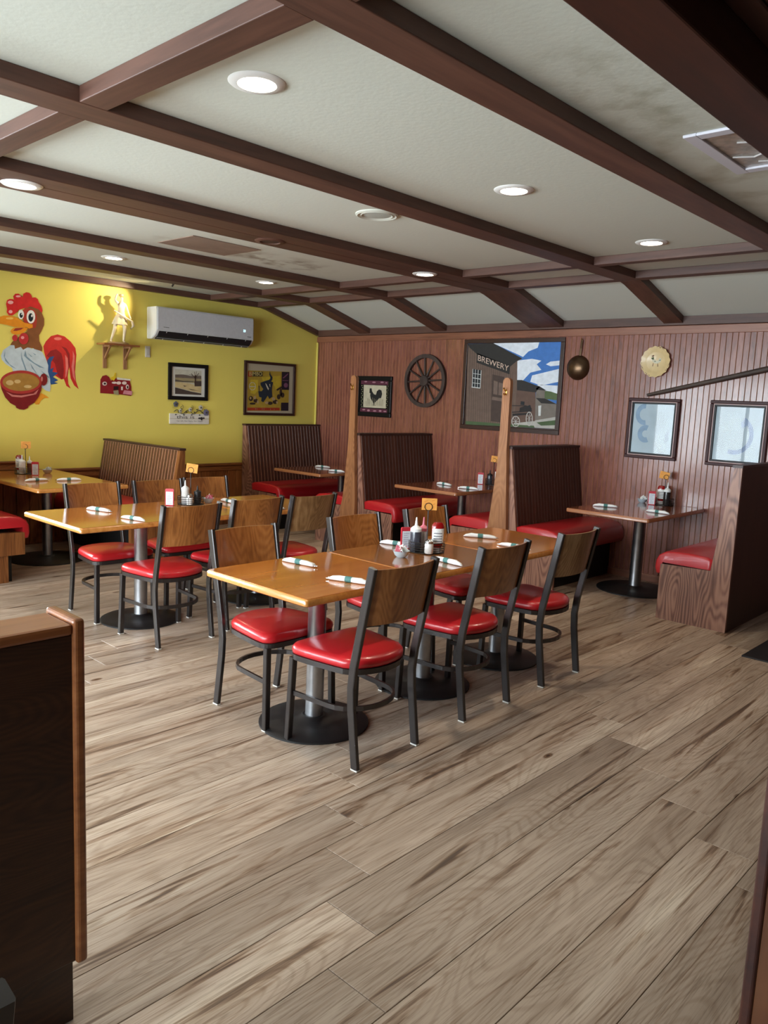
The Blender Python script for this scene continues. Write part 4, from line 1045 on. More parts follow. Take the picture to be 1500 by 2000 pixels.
ROOSTER = [
    ('tail', (196, 45, 40), [[(3.455,1.904),(3.450,1.959),(3.476,2.010),(3.527,2.064),(3.592,2.086),(3.663,2.073),(3.728,2.025),(3.775,1.966),(3.784,1.902),(3.776,1.812),(3.768,1.729),(3.777,1.633),(3.804,1.556),(3.757,1.593),(3.721,1.662),(3.712,1.745),(3.706,1.782),(3.691,1.680),(3.697,1.603),(3.720,1.559),(3.677,1.583),(3.651,1.652),(3.625,1.645),(3.573,1.674),(3.515,1.702),(3.485,1.806)]]),
    ('tail_shade', (140, 30, 32), [[(3.480,1.868),(3.519,1.921),(3.577,1.941),(3.628,1.904),(3.647,1.836),(3.652,1.741),(3.644,1.658),(3.628,1.648),(3.586,1.693),(3.562,1.799),(3.524,1.840)], [(3.629,1.973),(3.681,1.958),(3.714,1.904),(3.712,1.789),(3.702,1.744),(3.697,1.871),(3.674,1.926)]]),
    ('tail_highlight', (226, 120, 110), [[(3.634,2.047),(3.631,2.043),(3.626,2.038),(3.617,2.034),(3.606,2.031),(3.594,2.029),(3.582,2.029),(3.571,2.030),(3.563,2.033),(3.558,2.036),(3.556,2.041),(3.558,2.046),(3.563,2.050),(3.572,2.054),(3.583,2.057),(3.595,2.059),(3.607,2.059),(3.618,2.058),(3.626,2.056),(3.632,2.052)], [(3.667,1.894),(3.693,1.858),(3.699,1.776),(3.678,1.679),(3.664,1.659),(3.672,1.774)], [(3.747,1.938),(3.767,1.888),(3.759,1.747),(3.771,1.632),(3.744,1.682),(3.732,1.778),(3.747,1.861)]]),
    ('tail_coverts', (45, 80, 130), [[(3.485,1.825),(3.511,1.858),(3.556,1.871),(3.523,1.809),(3.516,1.740),(3.548,1.760),(3.535,1.716),(3.593,1.709),(3.540,1.666),(3.592,1.637),(3.553,1.616),(3.591,1.605),(3.520,1.589),(3.495,1.645)]]),
    ('foot', (225, 150, 40), [[(3.416,1.503),(3.454,1.486),(3.498,1.456),(3.447,1.454),(3.415,1.428),(3.396,1.390),(3.364,1.389),(3.346,1.407),(3.390,1.465)]]),
    ('body', (186, 200, 206), [[(3.131,1.943),(3.170,1.952),(3.175,1.919),(3.230,1.942),(3.251,1.916),(3.294,1.941),(3.337,1.926),(3.362,1.940),(3.399,1.921),(3.436,1.902),(3.473,1.837),(3.494,1.776),(3.490,1.713),(3.511,1.645),(3.513,1.557),(3.506,1.519),(3.468,1.527),(3.424,1.560),(3.419,1.635),(3.271,1.701),(3.155,1.694),(3.144,1.730),(3.086,1.763),(3.051,1.802),(3.043,1.838),(3.065,1.893)]]),
    ('wing_shading', (120, 145, 160), [[(3.232,1.899),(3.240,1.839),(3.283,1.714),(3.271,1.713),(3.233,1.821)], [(3.272,1.909),(3.259,1.853),(3.304,1.813),(3.408,1.752),(3.459,1.746),(3.359,1.792),(3.286,1.849)], [(3.083,1.888),(3.078,1.828),(3.121,1.765),(3.186,1.724),(3.139,1.742),(3.083,1.793),(3.070,1.840)], [(3.299,1.880),(3.341,1.849),(3.323,1.851)], [(3.342,1.889),(3.379,1.871),(3.363,1.869)], [(3.420,1.722),(3.495,1.670),(3.511,1.645),(3.458,1.680)], [(3.316,1.789),(3.370,1.706),(3.382,1.682),(3.333,1.741)]]),
    ('neck', (128, 78, 42), [[(3.271,2.301),(3.301,2.328),(3.357,2.341),(3.406,2.322),(3.436,2.283),(3.460,2.224),(3.459,2.163),(3.433,2.105),(3.407,2.060),(3.409,2.005),(3.437,1.946),(3.436,1.909),(3.361,1.925),(3.349,1.933),(3.294,1.935),(3.251,1.910),(3.230,1.936),(3.175,1.913),(3.170,1.946),(3.131,1.946),(3.150,1.977),(3.186,2.004),(3.217,2.031),(3.297,2.093),(3.298,2.135),(3.262,2.168),(3.251,2.215)]]),
    ('face_patch', (170, 55, 40), [[(3.252,2.281),(3.295,2.316),(3.362,2.299),(3.389,2.247),(3.388,2.180),(3.377,2.131),(3.340,2.121),(3.268,2.168),(3.251,2.221)]]),
    ('comb', (205, 38, 38), [[(3.101,2.323),(3.111,2.360),(3.135,2.374),(3.164,2.375),(3.179,2.365),(3.168,2.402),(3.189,2.428),(3.219,2.433),(3.243,2.417),(3.254,2.401),(3.264,2.438),(3.292,2.456),(3.322,2.454),(3.343,2.429),(3.346,2.412),(3.377,2.418),(3.401,2.403),(3.410,2.377),(3.434,2.344),(3.446,2.302),(3.439,2.277),(3.405,2.310),(3.332,2.326),(3.271,2.304),(3.222,2.284),(3.185,2.244),(3.155,2.223),(3.125,2.222),(3.105,2.247),(3.109,2.277)]]),
    ('comb_highlight', (235, 170, 165), [[(3.170,2.346),(3.168,2.341),(3.164,2.336),(3.158,2.331),(3.151,2.328),(3.143,2.326),(3.134,2.326),(3.127,2.328),(3.121,2.330),(3.118,2.335),(3.116,2.340),(3.118,2.345),(3.122,2.350),(3.127,2.354),(3.135,2.357),(3.143,2.359),(3.151,2.360),(3.159,2.358),(3.165,2.355),(3.168,2.351)], [(3.159,2.259),(3.158,2.254),(3.155,2.249),(3.151,2.245),(3.146,2.243),(3.141,2.241),(3.135,2.241),(3.130,2.243),(3.126,2.246),(3.124,2.250),(3.123,2.255),(3.124,2.260),(3.127,2.264),(3.131,2.268),(3.136,2.271),(3.141,2.272),(3.147,2.272),(3.152,2.270),(3.155,2.267),(3.158,2.263)], [(3.238,2.410),(3.237,2.407),(3.234,2.404),(3.229,2.402),(3.222,2.400),(3.215,2.398),(3.208,2.398),(3.202,2.398),(3.197,2.400),(3.194,2.402),(3.193,2.405),(3.194,2.408),(3.197,2.411),(3.202,2.414),(3.209,2.416),(3.216,2.417),(3.223,2.418),(3.229,2.417),(3.234,2.416),(3.237,2.413)]]),
    ('eye_white', (232, 232, 226), [[(3.266,2.243),(3.264,2.229),(3.260,2.217),(3.253,2.206),(3.246,2.199),(3.237,2.196),(3.228,2.197),(3.221,2.203),(3.215,2.212),(3.211,2.224),(3.210,2.237),(3.212,2.251),(3.216,2.264),(3.222,2.275),(3.230,2.282),(3.239,2.285),(3.247,2.284),(3.255,2.278),(3.261,2.269),(3.265,2.257)], [(3.373,2.234),(3.371,2.214),(3.364,2.196),(3.355,2.181),(3.343,2.171),(3.330,2.166),(3.317,2.168),(3.306,2.176),(3.297,2.189),(3.291,2.206),(3.290,2.225),(3.292,2.244),(3.298,2.263),(3.308,2.277),(3.319,2.288),(3.332,2.292),(3.345,2.291),(3.357,2.283),(3.366,2.270),(3.371,2.253)]]),
    ('pupil', (24, 36, 44), [[(3.255,2.235),(3.254,2.227),(3.251,2.220),(3.248,2.215),(3.243,2.211),(3.238,2.209),(3.234,2.210),(3.229,2.213),(3.226,2.218),(3.224,2.224),(3.223,2.232),(3.224,2.239),(3.227,2.246),(3.230,2.252),(3.235,2.256),(3.239,2.257),(3.244,2.257),(3.248,2.254),(3.252,2.249),(3.254,2.242)], [(3.353,2.225),(3.352,2.213),(3.348,2.201),(3.343,2.192),(3.336,2.186),(3.329,2.183),(3.322,2.184),(3.316,2.189),(3.311,2.198),(3.308,2.208),(3.307,2.221),(3.308,2.233),(3.312,2.244),(3.317,2.254),(3.323,2.260),(3.331,2.263),(3.338,2.262),(3.344,2.257),(3.349,2.248),(3.352,2.238)]]),
    ('eye_glint', (240, 240, 240), [[(3.251,2.245),(3.250,2.242),(3.249,2.240),(3.248,2.238),(3.247,2.236),(3.245,2.236),(3.243,2.236),(3.242,2.237),(3.241,2.239),(3.240,2.241),(3.240,2.244),(3.240,2.246),(3.241,2.249),(3.242,2.251),(3.244,2.252),(3.245,2.252),(3.247,2.252),(3.248,2.251),(3.250,2.250),(3.250,2.247)], [(3.348,2.240),(3.348,2.236),(3.346,2.233),(3.345,2.230),(3.343,2.228),(3.340,2.227),(3.338,2.228),(3.336,2.229),(3.334,2.232),(3.333,2.235),(3.333,2.239),(3.334,2.242),(3.335,2.246),(3.336,2.249),(3.338,2.251),(3.341,2.251),(3.343,2.251),(3.345,2.249),(3.347,2.247),(3.348,2.244)]]),
    ('beak', (226, 142, 30), [[(3.002,2.177),(3.043,2.200),(3.078,2.215),(3.149,2.219),(3.208,2.204),(3.268,2.168),(3.304,2.163),(3.347,2.158),(3.346,2.128),(3.309,2.115),(3.291,2.128),(3.237,2.122),(3.171,2.118),(3.100,2.131),(3.042,2.135),(3.001,2.133)], [(3.134,2.078),(3.158,2.104),(3.170,2.111),(3.267,2.125),(3.303,2.118),(3.278,2.091),(3.235,2.057),(3.181,2.046),(3.145,2.055)]]),
    ('mouth', (150, 50, 40), [[(3.158,2.080),(3.182,2.107),(3.261,2.119),(3.236,2.100),(3.194,2.083)]]),
    ('beak_highlight', (240, 190, 90), [[(3.166,2.197),(3.164,2.193),(3.159,2.190),(3.151,2.187),(3.141,2.184),(3.131,2.183),(3.119,2.182),(3.110,2.183),(3.102,2.184),(3.097,2.187),(3.095,2.190),(3.097,2.193),(3.102,2.197),(3.110,2.200),(3.120,2.202),(3.131,2.204),(3.142,2.205),(3.152,2.204),(3.160,2.203),(3.165,2.200)]]),
    ('wattle', (185, 45, 50), [[(3.304,2.019),(3.301,2.002),(3.294,1.986),(3.284,1.973),(3.271,1.965),(3.256,1.961),(3.242,1.962),(3.229,1.969),(3.220,1.980),(3.213,1.995),(3.211,2.011),(3.214,2.028),(3.221,2.044),(3.231,2.057),(3.244,2.066),(3.259,2.070),(3.273,2.068),(3.286,2.062),(3.296,2.051),(3.302,2.036)], [(3.200,2.018),(3.198,2.008),(3.194,2.000),(3.189,1.992),(3.182,1.988),(3.174,1.985),(3.166,1.986),(3.159,1.990),(3.154,1.996),(3.150,2.004),(3.149,2.013),(3.151,2.023),(3.154,2.031),(3.160,2.038),(3.167,2.043),(3.175,2.046),(3.183,2.045),(3.190,2.041),(3.195,2.035),(3.199,2.027)]]),
    ('wattle_highlight', (230, 150, 150), [[(3.263,2.026),(3.262,2.022),(3.259,2.017),(3.256,2.014),(3.251,2.011),(3.246,2.010),(3.242,2.010),(3.237,2.012),(3.234,2.015),(3.232,2.019),(3.231,2.023),(3.232,2.028),(3.234,2.032),(3.238,2.036),(3.242,2.038),(3.247,2.039),(3.252,2.039),(3.256,2.037),(3.260,2.034),(3.262,2.030)]]),
    ('bowl', (120, 26, 28), [[(3.028,1.585),(3.039,1.526),(3.072,1.448),(3.119,1.395),(3.167,1.371),(3.172,1.353),(3.202,1.339),(3.245,1.336),(3.282,1.353),(3.292,1.375),(3.346,1.407),(3.390,1.465),(3.417,1.528),(3.424,1.591),(3.220,1.631)], [(3.481,1.637),(3.479,1.619),(3.473,1.602),(3.465,1.589),(3.454,1.580),(3.443,1.576),(3.432,1.579),(3.422,1.587),(3.414,1.599),(3.409,1.616),(3.407,1.634),(3.409,1.652),(3.415,1.669),(3.423,1.683),(3.434,1.692),(3.445,1.695),(3.456,1.693),(3.466,1.685),(3.474,1.672),(3.479,1.656)]]),
    ('bowl_rim', (168, 52, 46), [[(3.422,1.610),(3.418,1.587),(3.406,1.565),(3.386,1.545),(3.361,1.527),(3.330,1.512),(3.295,1.500),(3.257,1.492),(3.219,1.489),(3.180,1.489),(3.144,1.494),(3.111,1.503),(3.082,1.516),(3.058,1.532),(3.041,1.550),(3.031,1.570),(3.027,1.591),(3.032,1.613),(3.043,1.634),(3.061,1.654),(3.085,1.672),(3.115,1.687),(3.148,1.699),(3.185,1.707),(3.223,1.712),(3.262,1.712),(3.299,1.708),(3.333,1.699),(3.364,1.687),(3.389,1.671),(3.407,1.652),(3.418,1.632)]]),
    ('soup', (160, 118, 52), [[(3.401,1.609),(3.397,1.591),(3.387,1.575),(3.370,1.559),(3.347,1.545),(3.320,1.533),(3.289,1.524),(3.256,1.518),(3.221,1.514),(3.187,1.515),(3.155,1.518),(3.125,1.525),(3.099,1.535),(3.078,1.547),(3.062,1.561),(3.053,1.576),(3.050,1.592),(3.054,1.609),(3.064,1.625),(3.080,1.641),(3.102,1.655),(3.128,1.667),(3.158,1.676),(3.191,1.683),(3.225,1.686),(3.259,1.686),(3.292,1.683),(3.323,1.677),(3.349,1.668),(3.372,1.656),(3.388,1.641),(3.398,1.626)]]),
    ('soup_foam', (200, 168, 110), [[(3.153,1.591),(3.151,1.583),(3.146,1.577),(3.138,1.571),(3.128,1.567),(3.117,1.565),(3.106,1.566),(3.096,1.569),(3.088,1.574),(3.083,1.580),(3.082,1.588),(3.083,1.595),(3.089,1.602),(3.097,1.608),(3.107,1.612),(3.118,1.614),(3.129,1.613),(3.139,1.610),(3.147,1.605),(3.152,1.599)], [(3.220,1.606),(3.218,1.601),(3.214,1.595),(3.207,1.591),(3.199,1.588),(3.189,1.587),(3.180,1.587),(3.172,1.589),(3.165,1.593),(3.161,1.598),(3.159,1.604),(3.161,1.609),(3.165,1.615),(3.172,1.619),(3.181,1.622),(3.190,1.623),(3.199,1.623),(3.208,1.621),(3.214,1.617),(3.219,1.612)], [(3.324,1.562),(3.322,1.557),(3.316,1.552),(3.308,1.549),(3.297,1.546),(3.286,1.545),(3.275,1.545),(3.264,1.547),(3.256,1.550),(3.251,1.554),(3.249,1.559),(3.251,1.563),(3.257,1.568),(3.265,1.572),(3.275,1.574),(3.287,1.576),(3.298,1.575),(3.308,1.574),(3.317,1.571),(3.322,1.567)]]),
    ('bowl_shine', (200, 120, 110), [[(3.080,1.503),(3.145,1.475),(3.223,1.472),(3.341,1.494),(3.392,1.540),(3.366,1.489),(3.223,1.453),(3.132,1.459)], [(3.434,1.641),(3.433,1.634),(3.432,1.627),(3.430,1.621),(3.428,1.617),(3.425,1.616),(3.422,1.617),(3.420,1.621),(3.418,1.626),(3.417,1.633),(3.416,1.641),(3.417,1.648),(3.418,1.655),(3.420,1.661),(3.423,1.665),(3.426,1.666),(3.428,1.665),(3.431,1.661),(3.433,1.656),(3.434,1.649)]]),
]
BARN = [
    ('barn_wall', (135, 28, 34), [[(4.037,1.525),(4.041,1.665),(4.064,1.703),(4.103,1.714),(4.136,1.694),(4.155,1.658),(4.209,1.686),(4.372,1.669),(4.389,1.607),(4.389,1.507),(4.242,1.520)]]),
    ('roof_strip', (225, 222, 205), [[(4.226,1.696),(4.379,1.685),(4.382,1.669),(4.226,1.673)]]),
    ('hen', (222, 190, 40), [[(4.149,1.689),(4.176,1.702),(4.189,1.709),(4.199,1.743),(4.213,1.741),(4.209,1.692),(4.189,1.660),(4.162,1.671)]]),
    ('ornament', (225, 205, 195), [[(4.109,1.626),(4.108,1.619),(4.104,1.613),(4.098,1.608),(4.091,1.605),(4.083,1.604),(4.075,1.605),(4.067,1.607),(4.062,1.611),(4.058,1.617),(4.057,1.623),(4.058,1.630),(4.062,1.636),(4.068,1.641),(4.075,1.644),(4.083,1.645),(4.091,1.645),(4.098,1.642),(4.104,1.638),(4.108,1.632)], [(4.221,1.640),(4.220,1.637),(4.216,1.633),(4.209,1.631),(4.201,1.629),(4.192,1.628),(4.183,1.628),(4.175,1.629),(4.168,1.631),(4.164,1.634),(4.163,1.637),(4.164,1.641),(4.168,1.644),(4.175,1.647),(4.183,1.649),(4.192,1.650),(4.201,1.650),(4.209,1.648),(4.216,1.646),(4.220,1.643)], [(4.268,1.639),(4.267,1.634),(4.263,1.629),(4.257,1.625),(4.250,1.622),(4.242,1.621),(4.234,1.621),(4.227,1.623),(4.222,1.627),(4.218,1.631),(4.217,1.637),(4.218,1.642),(4.222,1.647),(4.227,1.651),(4.234,1.654),(4.242,1.655),(4.250,1.655),(4.257,1.653),(4.263,1.649),(4.267,1.644)], [(4.334,1.642),(4.332,1.637),(4.329,1.632),(4.323,1.627),(4.315,1.625),(4.306,1.623),(4.298,1.624),(4.291,1.626),(4.285,1.630),(4.281,1.634),(4.279,1.640),(4.281,1.645),(4.285,1.650),(4.291,1.654),(4.298,1.657),(4.307,1.658),(4.315,1.658),(4.323,1.656),(4.329,1.652),(4.332,1.647)], [(4.360,1.603),(4.359,1.595),(4.356,1.587),(4.353,1.581),(4.348,1.577),(4.342,1.576),(4.337,1.577),(4.332,1.580),(4.328,1.586),(4.325,1.593),(4.324,1.601),(4.325,1.609),(4.328,1.617),(4.332,1.623),(4.337,1.627),(4.342,1.628),(4.348,1.627),(4.353,1.624),(4.356,1.618),(4.359,1.611)], [(4.269,1.602),(4.290,1.603),(4.289,1.565),(4.269,1.565)]]),
    ('pig', (205, 135, 145), [[(4.303,1.566),(4.399,1.557),(4.392,1.516),(4.289,1.525)]]),
    ('step', (150, 140, 110), [[(4.178,1.555),(4.235,1.563),(4.242,1.511),(4.185,1.521)]]),
    ('door_opening', (40, 18, 20), [[(4.182,1.601),(4.235,1.604),(4.235,1.567),(4.182,1.564)], [(4.095,1.625),(4.094,1.622),(4.092,1.619),(4.090,1.617),(4.086,1.615),(4.083,1.615),(4.079,1.615),(4.076,1.616),(4.073,1.618),(4.072,1.621),(4.071,1.624),(4.072,1.627),(4.073,1.630),(4.076,1.632),(4.079,1.634),(4.083,1.634),(4.087,1.634),(4.090,1.633),(4.092,1.631),(4.094,1.628)], [(4.350,1.599),(4.350,1.595),(4.349,1.590),(4.347,1.587),(4.345,1.585),(4.342,1.584),(4.339,1.584),(4.337,1.587),(4.335,1.590),(4.334,1.594),(4.334,1.598),(4.334,1.603),(4.335,1.607),(4.337,1.611),(4.340,1.613),(4.342,1.614),(4.345,1.613),(4.347,1.611),(4.349,1.608),(4.350,1.604)]]),
]
BREWERY = [
    ('sky_print', (70, 120, 190), [[(-5.380,2.239),(-4.217,2.249),(-4.197,1.372),(-5.346,1.356)]]),
    ('cloud_print', (225, 232, 240), [[(-5.046,2.239),(-4.468,2.244),(-4.485,2.184),(-4.593,2.148),(-4.655,2.092),(-4.726,2.120)], [(-4.732,2.054),(-4.542,2.073),(-4.430,2.054),(-4.482,2.017),(-4.422,1.961),(-4.552,1.932),(-4.636,1.850),(-4.728,1.854)], [(-4.528,1.904),(-4.219,1.972),(-4.216,1.843),(-4.409,1.803),(-4.545,1.838)], [(-4.373,2.017),(-4.321,2.045),(-4.218,2.054),(-4.218,2.008),(-4.317,1.998)], [(-4.465,1.811),(-4.218,1.806),(-4.215,1.724),(-4.361,1.748)]]),
    ('hill_print', (88, 105, 70), [[(-4.372,1.752),(-4.295,1.745),(-4.214,1.724),(-4.213,1.659),(-4.365,1.668)]]),
    ('house_print', (120, 112, 104), [[(-4.466,1.764),(-4.362,1.757),(-4.360,1.678),(-4.215,1.622),(-4.210,1.474),(-4.423,1.445),(-4.489,1.432),(-4.468,1.651)]]),
    ('road_print', (175, 172, 165), [[(-4.715,1.411),(-4.489,1.437),(-4.210,1.493),(-4.196,1.372),(-4.712,1.367)]]),
    ('mid_barn_print', (98, 76, 66), [[(-4.715,1.835),(-4.681,1.845),(-4.450,1.774),(-4.472,1.745),(-4.454,1.438),(-4.720,1.401)]]),
    ('mid_roof_print', (48, 45, 44), [[(-4.714,1.854),(-4.647,1.855),(-4.424,1.791),(-4.469,1.731),(-4.705,1.749)], [(-4.464,1.675),(-4.354,1.673),(-4.212,1.620),(-4.394,1.623)], [(-4.467,1.778),(-4.430,1.795),(-4.342,1.753),(-4.466,1.759)]]),
    ('brewery_wall_print', (106, 87, 76), [[(-5.380,2.234),(-5.040,2.237),(-4.665,2.073),(-4.720,2.049),(-4.701,1.758),(-4.712,1.370),(-5.346,1.362)]]),
    ('plank_seam_print', (82, 66, 58), [[(-5.346,2.184),(-5.308,1.366),(-5.304,1.366),(-5.342,2.184)], [(-5.316,2.175),(-5.277,1.366),(-5.273,1.366),(-5.312,2.175)], [(-5.287,2.166),(-5.247,1.367),(-5.243,1.367),(-5.283,2.166)], [(-5.257,2.156),(-5.217,1.367),(-5.213,1.367),(-5.253,2.156)], [(-5.228,2.147),(-5.186,1.367),(-5.183,1.367),(-5.224,2.147)], [(-5.199,2.138),(-5.157,1.368),(-5.153,1.368),(-5.195,2.138)], [(-5.170,2.129),(-5.127,1.368),(-5.123,1.368),(-5.166,2.129)], [(-5.141,2.120),(-5.097,1.369),(-5.093,1.369),(-5.137,2.120)], [(-5.112,2.111),(-5.067,1.369),(-5.064,1.369),(-5.108,2.111)], [(-5.084,2.102),(-5.038,1.369),(-5.034,1.369),(-5.080,2.102)], [(-5.055,2.093),(-5.009,1.370),(-5.005,1.370),(-5.051,2.093)], [(-5.027,2.084),(-4.980,1.370),(-4.976,1.370),(-5.023,2.084)], [(-4.998,2.076),(-4.951,1.370),(-4.947,1.371),(-4.995,2.076)], [(-4.970,2.067),(-4.922,1.371),(-4.918,1.371),(-4.966,2.067)], [(-4.942,2.058),(-4.893,1.371),(-4.889,1.371),(-4.938,2.058)], [(-4.914,2.049),(-4.864,1.371),(-4.861,1.372),(-4.910,2.049)], [(-4.886,2.041),(-4.836,1.372),(-4.832,1.372),(-4.883,2.041)], [(-4.859,2.032),(-4.808,1.372),(-4.804,1.372),(-4.855,2.032)], [(-4.825,1.950),(-4.779,1.373),(-4.776,1.373),(-4.822,1.950)], [(-4.798,1.945),(-4.751,1.373),(-4.747,1.373),(-4.794,1.945)], [(-4.771,1.939),(-4.723,1.373),(-4.719,1.373),(-4.767,1.939)]]),
    ('gable_print', (46, 44, 42), [[(-5.379,2.236),(-5.040,2.238),(-4.663,2.078),(-4.721,2.052),(-4.806,1.992),(-5.245,2.122),(-5.355,2.197)], [(-5.246,2.134),(-4.806,1.997),(-4.806,1.912),(-5.245,2.033)]]),
    ('door_print', (72, 58, 52), [[(-5.027,1.910),(-4.870,1.883),(-4.843,1.399),(-5.010,1.410)]]),
    ('door_panel_print', (112, 94, 84), [[(-5.004,1.845),(-4.949,1.831),(-4.944,1.694),(-4.998,1.698)], [(-4.936,1.826),(-4.876,1.813),(-4.872,1.686),(-4.932,1.692)], [(-5.008,1.673),(-4.864,1.657),(-4.863,1.623),(-5.011,1.638)]]),
    ('window_print', (34, 38, 42), [[(-5.290,1.965),(-5.176,1.951),(-5.177,1.759),(-5.288,1.769)], [(-4.641,1.636),(-4.595,1.632),(-4.598,1.597),(-4.644,1.599)], [(-4.646,1.559),(-4.525,1.601),(-4.497,1.536),(-4.643,1.520)]]),
    ('muntin_print', (205, 208, 205), [[(-5.289,1.865),(-5.175,1.851),(-5.174,1.859),(-5.288,1.873)], [(-5.257,1.960),(-5.253,1.766),(-5.247,1.766),(-5.251,1.960)], [(-5.220,1.956),(-5.217,1.762),(-5.211,1.761),(-5.213,1.955)], [(-5.289,1.915),(-5.176,1.902),(-5.175,1.907),(-5.288,1.919)], [(-5.289,1.812),(-5.176,1.803),(-5.175,1.808),(-5.288,1.817)], [(-5.293,1.965),(-5.289,1.769),(-5.281,1.769),(-5.286,1.965)], [(-5.180,1.951),(-5.181,1.759),(-5.173,1.759),(-5.173,1.951)], [(-5.294,1.764),(-5.175,1.755),(-5.174,1.764),(-5.293,1.773)], [(-4.425,1.596),(-4.390,1.602),(-4.388,1.496),(-4.416,1.492)]]),
    ('grass_print', (72, 92, 60), [[(-5.349,1.393),(-5.072,1.392),(-4.866,1.388),(-4.463,1.390),(-4.450,1.369),(-5.346,1.356)], [(-4.432,1.425),(-4.209,1.460),(-4.205,1.409),(-4.375,1.395)]]),
    ('wagon_print', (40, 36, 36), [[(-4.740,1.511),(-4.520,1.535),(-4.500,1.565),(-4.570,1.595),(-4.747,1.589),(-4.746,1.582),(-4.591,1.585),(-4.647,1.568),(-4.650,1.530),(-4.741,1.521)], [(-4.734,1.502),(-4.519,1.521),(-4.517,1.502),(-4.732,1.478)]]),
    ('wagon_wheel_print', (190, 186, 180), [[(-4.634,1.425),(-4.636,1.405),(-4.644,1.407),(-4.643,1.424)], [(-4.636,1.405),(-4.644,1.387),(-4.651,1.391),(-4.644,1.407)], [(-4.644,1.387),(-4.656,1.373),(-4.662,1.379),(-4.651,1.391)], [(-4.656,1.373),(-4.673,1.365),(-4.675,1.373),(-4.662,1.379)], [(-4.673,1.365),(-4.691,1.364),(-4.691,1.372),(-4.675,1.373)], [(-4.691,1.364),(-4.709,1.370),(-4.705,1.377),(-4.691,1.372)], [(-4.709,1.370),(-4.725,1.382),(-4.718,1.388),(-4.705,1.377)], [(-4.725,1.382),(-4.735,1.399),(-4.727,1.403),(-4.718,1.388)], [(-4.735,1.399),(-4.740,1.419),(-4.731,1.419),(-4.727,1.403)], [(-4.740,1.419),(-4.739,1.439),(-4.729,1.437),(-4.731,1.419)], [(-4.739,1.439),(-4.731,1.457),(-4.723,1.452),(-4.729,1.437)], [(-4.731,1.457),(-4.718,1.471),(-4.712,1.464),(-4.723,1.452)], [(-4.718,1.471),(-4.701,1.478),(-4.699,1.471),(-4.712,1.464)], [(-4.701,1.478),(-4.682,1.479),(-4.683,1.472),(-4.699,1.471)], [(-4.682,1.479),(-4.665,1.473),(-4.669,1.466),(-4.683,1.472)], [(-4.665,1.473),(-4.649,1.461),(-4.656,1.456),(-4.669,1.466)], [(-4.649,1.461),(-4.639,1.444),(-4.647,1.441),(-4.656,1.456)], [(-4.639,1.444),(-4.634,1.425),(-4.643,1.424),(-4.647,1.441)], [(-4.480,1.459),(-4.480,1.434),(-4.489,1.436),(-4.489,1.458)], [(-4.480,1.434),(-4.486,1.411),(-4.493,1.415),(-4.489,1.436)], [(-4.486,1.411),(-4.496,1.394),(-4.501,1.400),(-4.493,1.415)], [(-4.496,1.394),(-4.509,1.384),(-4.511,1.392),(-4.501,1.400)], [(-4.509,1.384),(-4.524,1.383),(-4.523,1.391),(-4.511,1.392)], [(-4.524,1.383),(-4.538,1.391),(-4.534,1.398),(-4.523,1.391)], [(-4.538,1.391),(-4.551,1.407),(-4.544,1.413),(-4.534,1.398)], [(-4.551,1.407),(-4.560,1.429),(-4.552,1.433),(-4.544,1.413)], [(-4.560,1.429),(-4.565,1.455),(-4.556,1.455),(-4.552,1.433)], [(-4.565,1.455),(-4.564,1.480),(-4.556,1.478),(-4.556,1.455)], [(-4.564,1.480),(-4.559,1.503),(-4.551,1.498),(-4.556,1.478)], [(-4.559,1.503),(-4.549,1.520),(-4.544,1.514),(-4.551,1.498)], [(-4.549,1.520),(-4.536,1.530),(-4.533,1.522),(-4.544,1.514)], [(-4.536,1.530),(-4.521,1.530),(-4.522,1.523),(-4.533,1.522)], [(-4.521,1.530),(-4.506,1.522),(-4.510,1.515),(-4.522,1.523)], [(-4.506,1.522),(-4.494,1.506),(-4.500,1.501),(-4.510,1.515)], [(-4.494,1.506),(-4.484,1.484),(-4.492,1.481),(-4.500,1.501)], [(-4.484,1.484),(-4.480,1.459),(-4.489,1.458),(-4.492,1.481)], [(-4.733,1.417),(-4.641,1.422),(-4.641,1.426),(-4.733,1.421)], [(-4.693,1.470),(-4.685,1.373),(-4.681,1.374),(-4.689,1.470)], [(-4.726,1.457),(-4.651,1.384),(-4.648,1.386),(-4.723,1.460)], [(-4.657,1.463),(-4.720,1.382),(-4.716,1.380),(-4.654,1.461)], [(-4.530,1.525),(-4.519,1.388),(-4.514,1.389),(-4.526,1.525)], [(-4.558,1.453),(-4.486,1.457),(-4.487,1.460),(-4.558,1.457)], [(-4.555,1.504),(-4.493,1.408),(-4.489,1.410),(-4.551,1.506)], [(-4.502,1.508),(-4.547,1.407),(-4.543,1.405),(-4.497,1.507)]]),
    ('post_print', (140, 118, 90), [[(-4.192,1.678),(-4.175,1.679),(-4.173,1.374),(-4.210,1.371)]]),
]
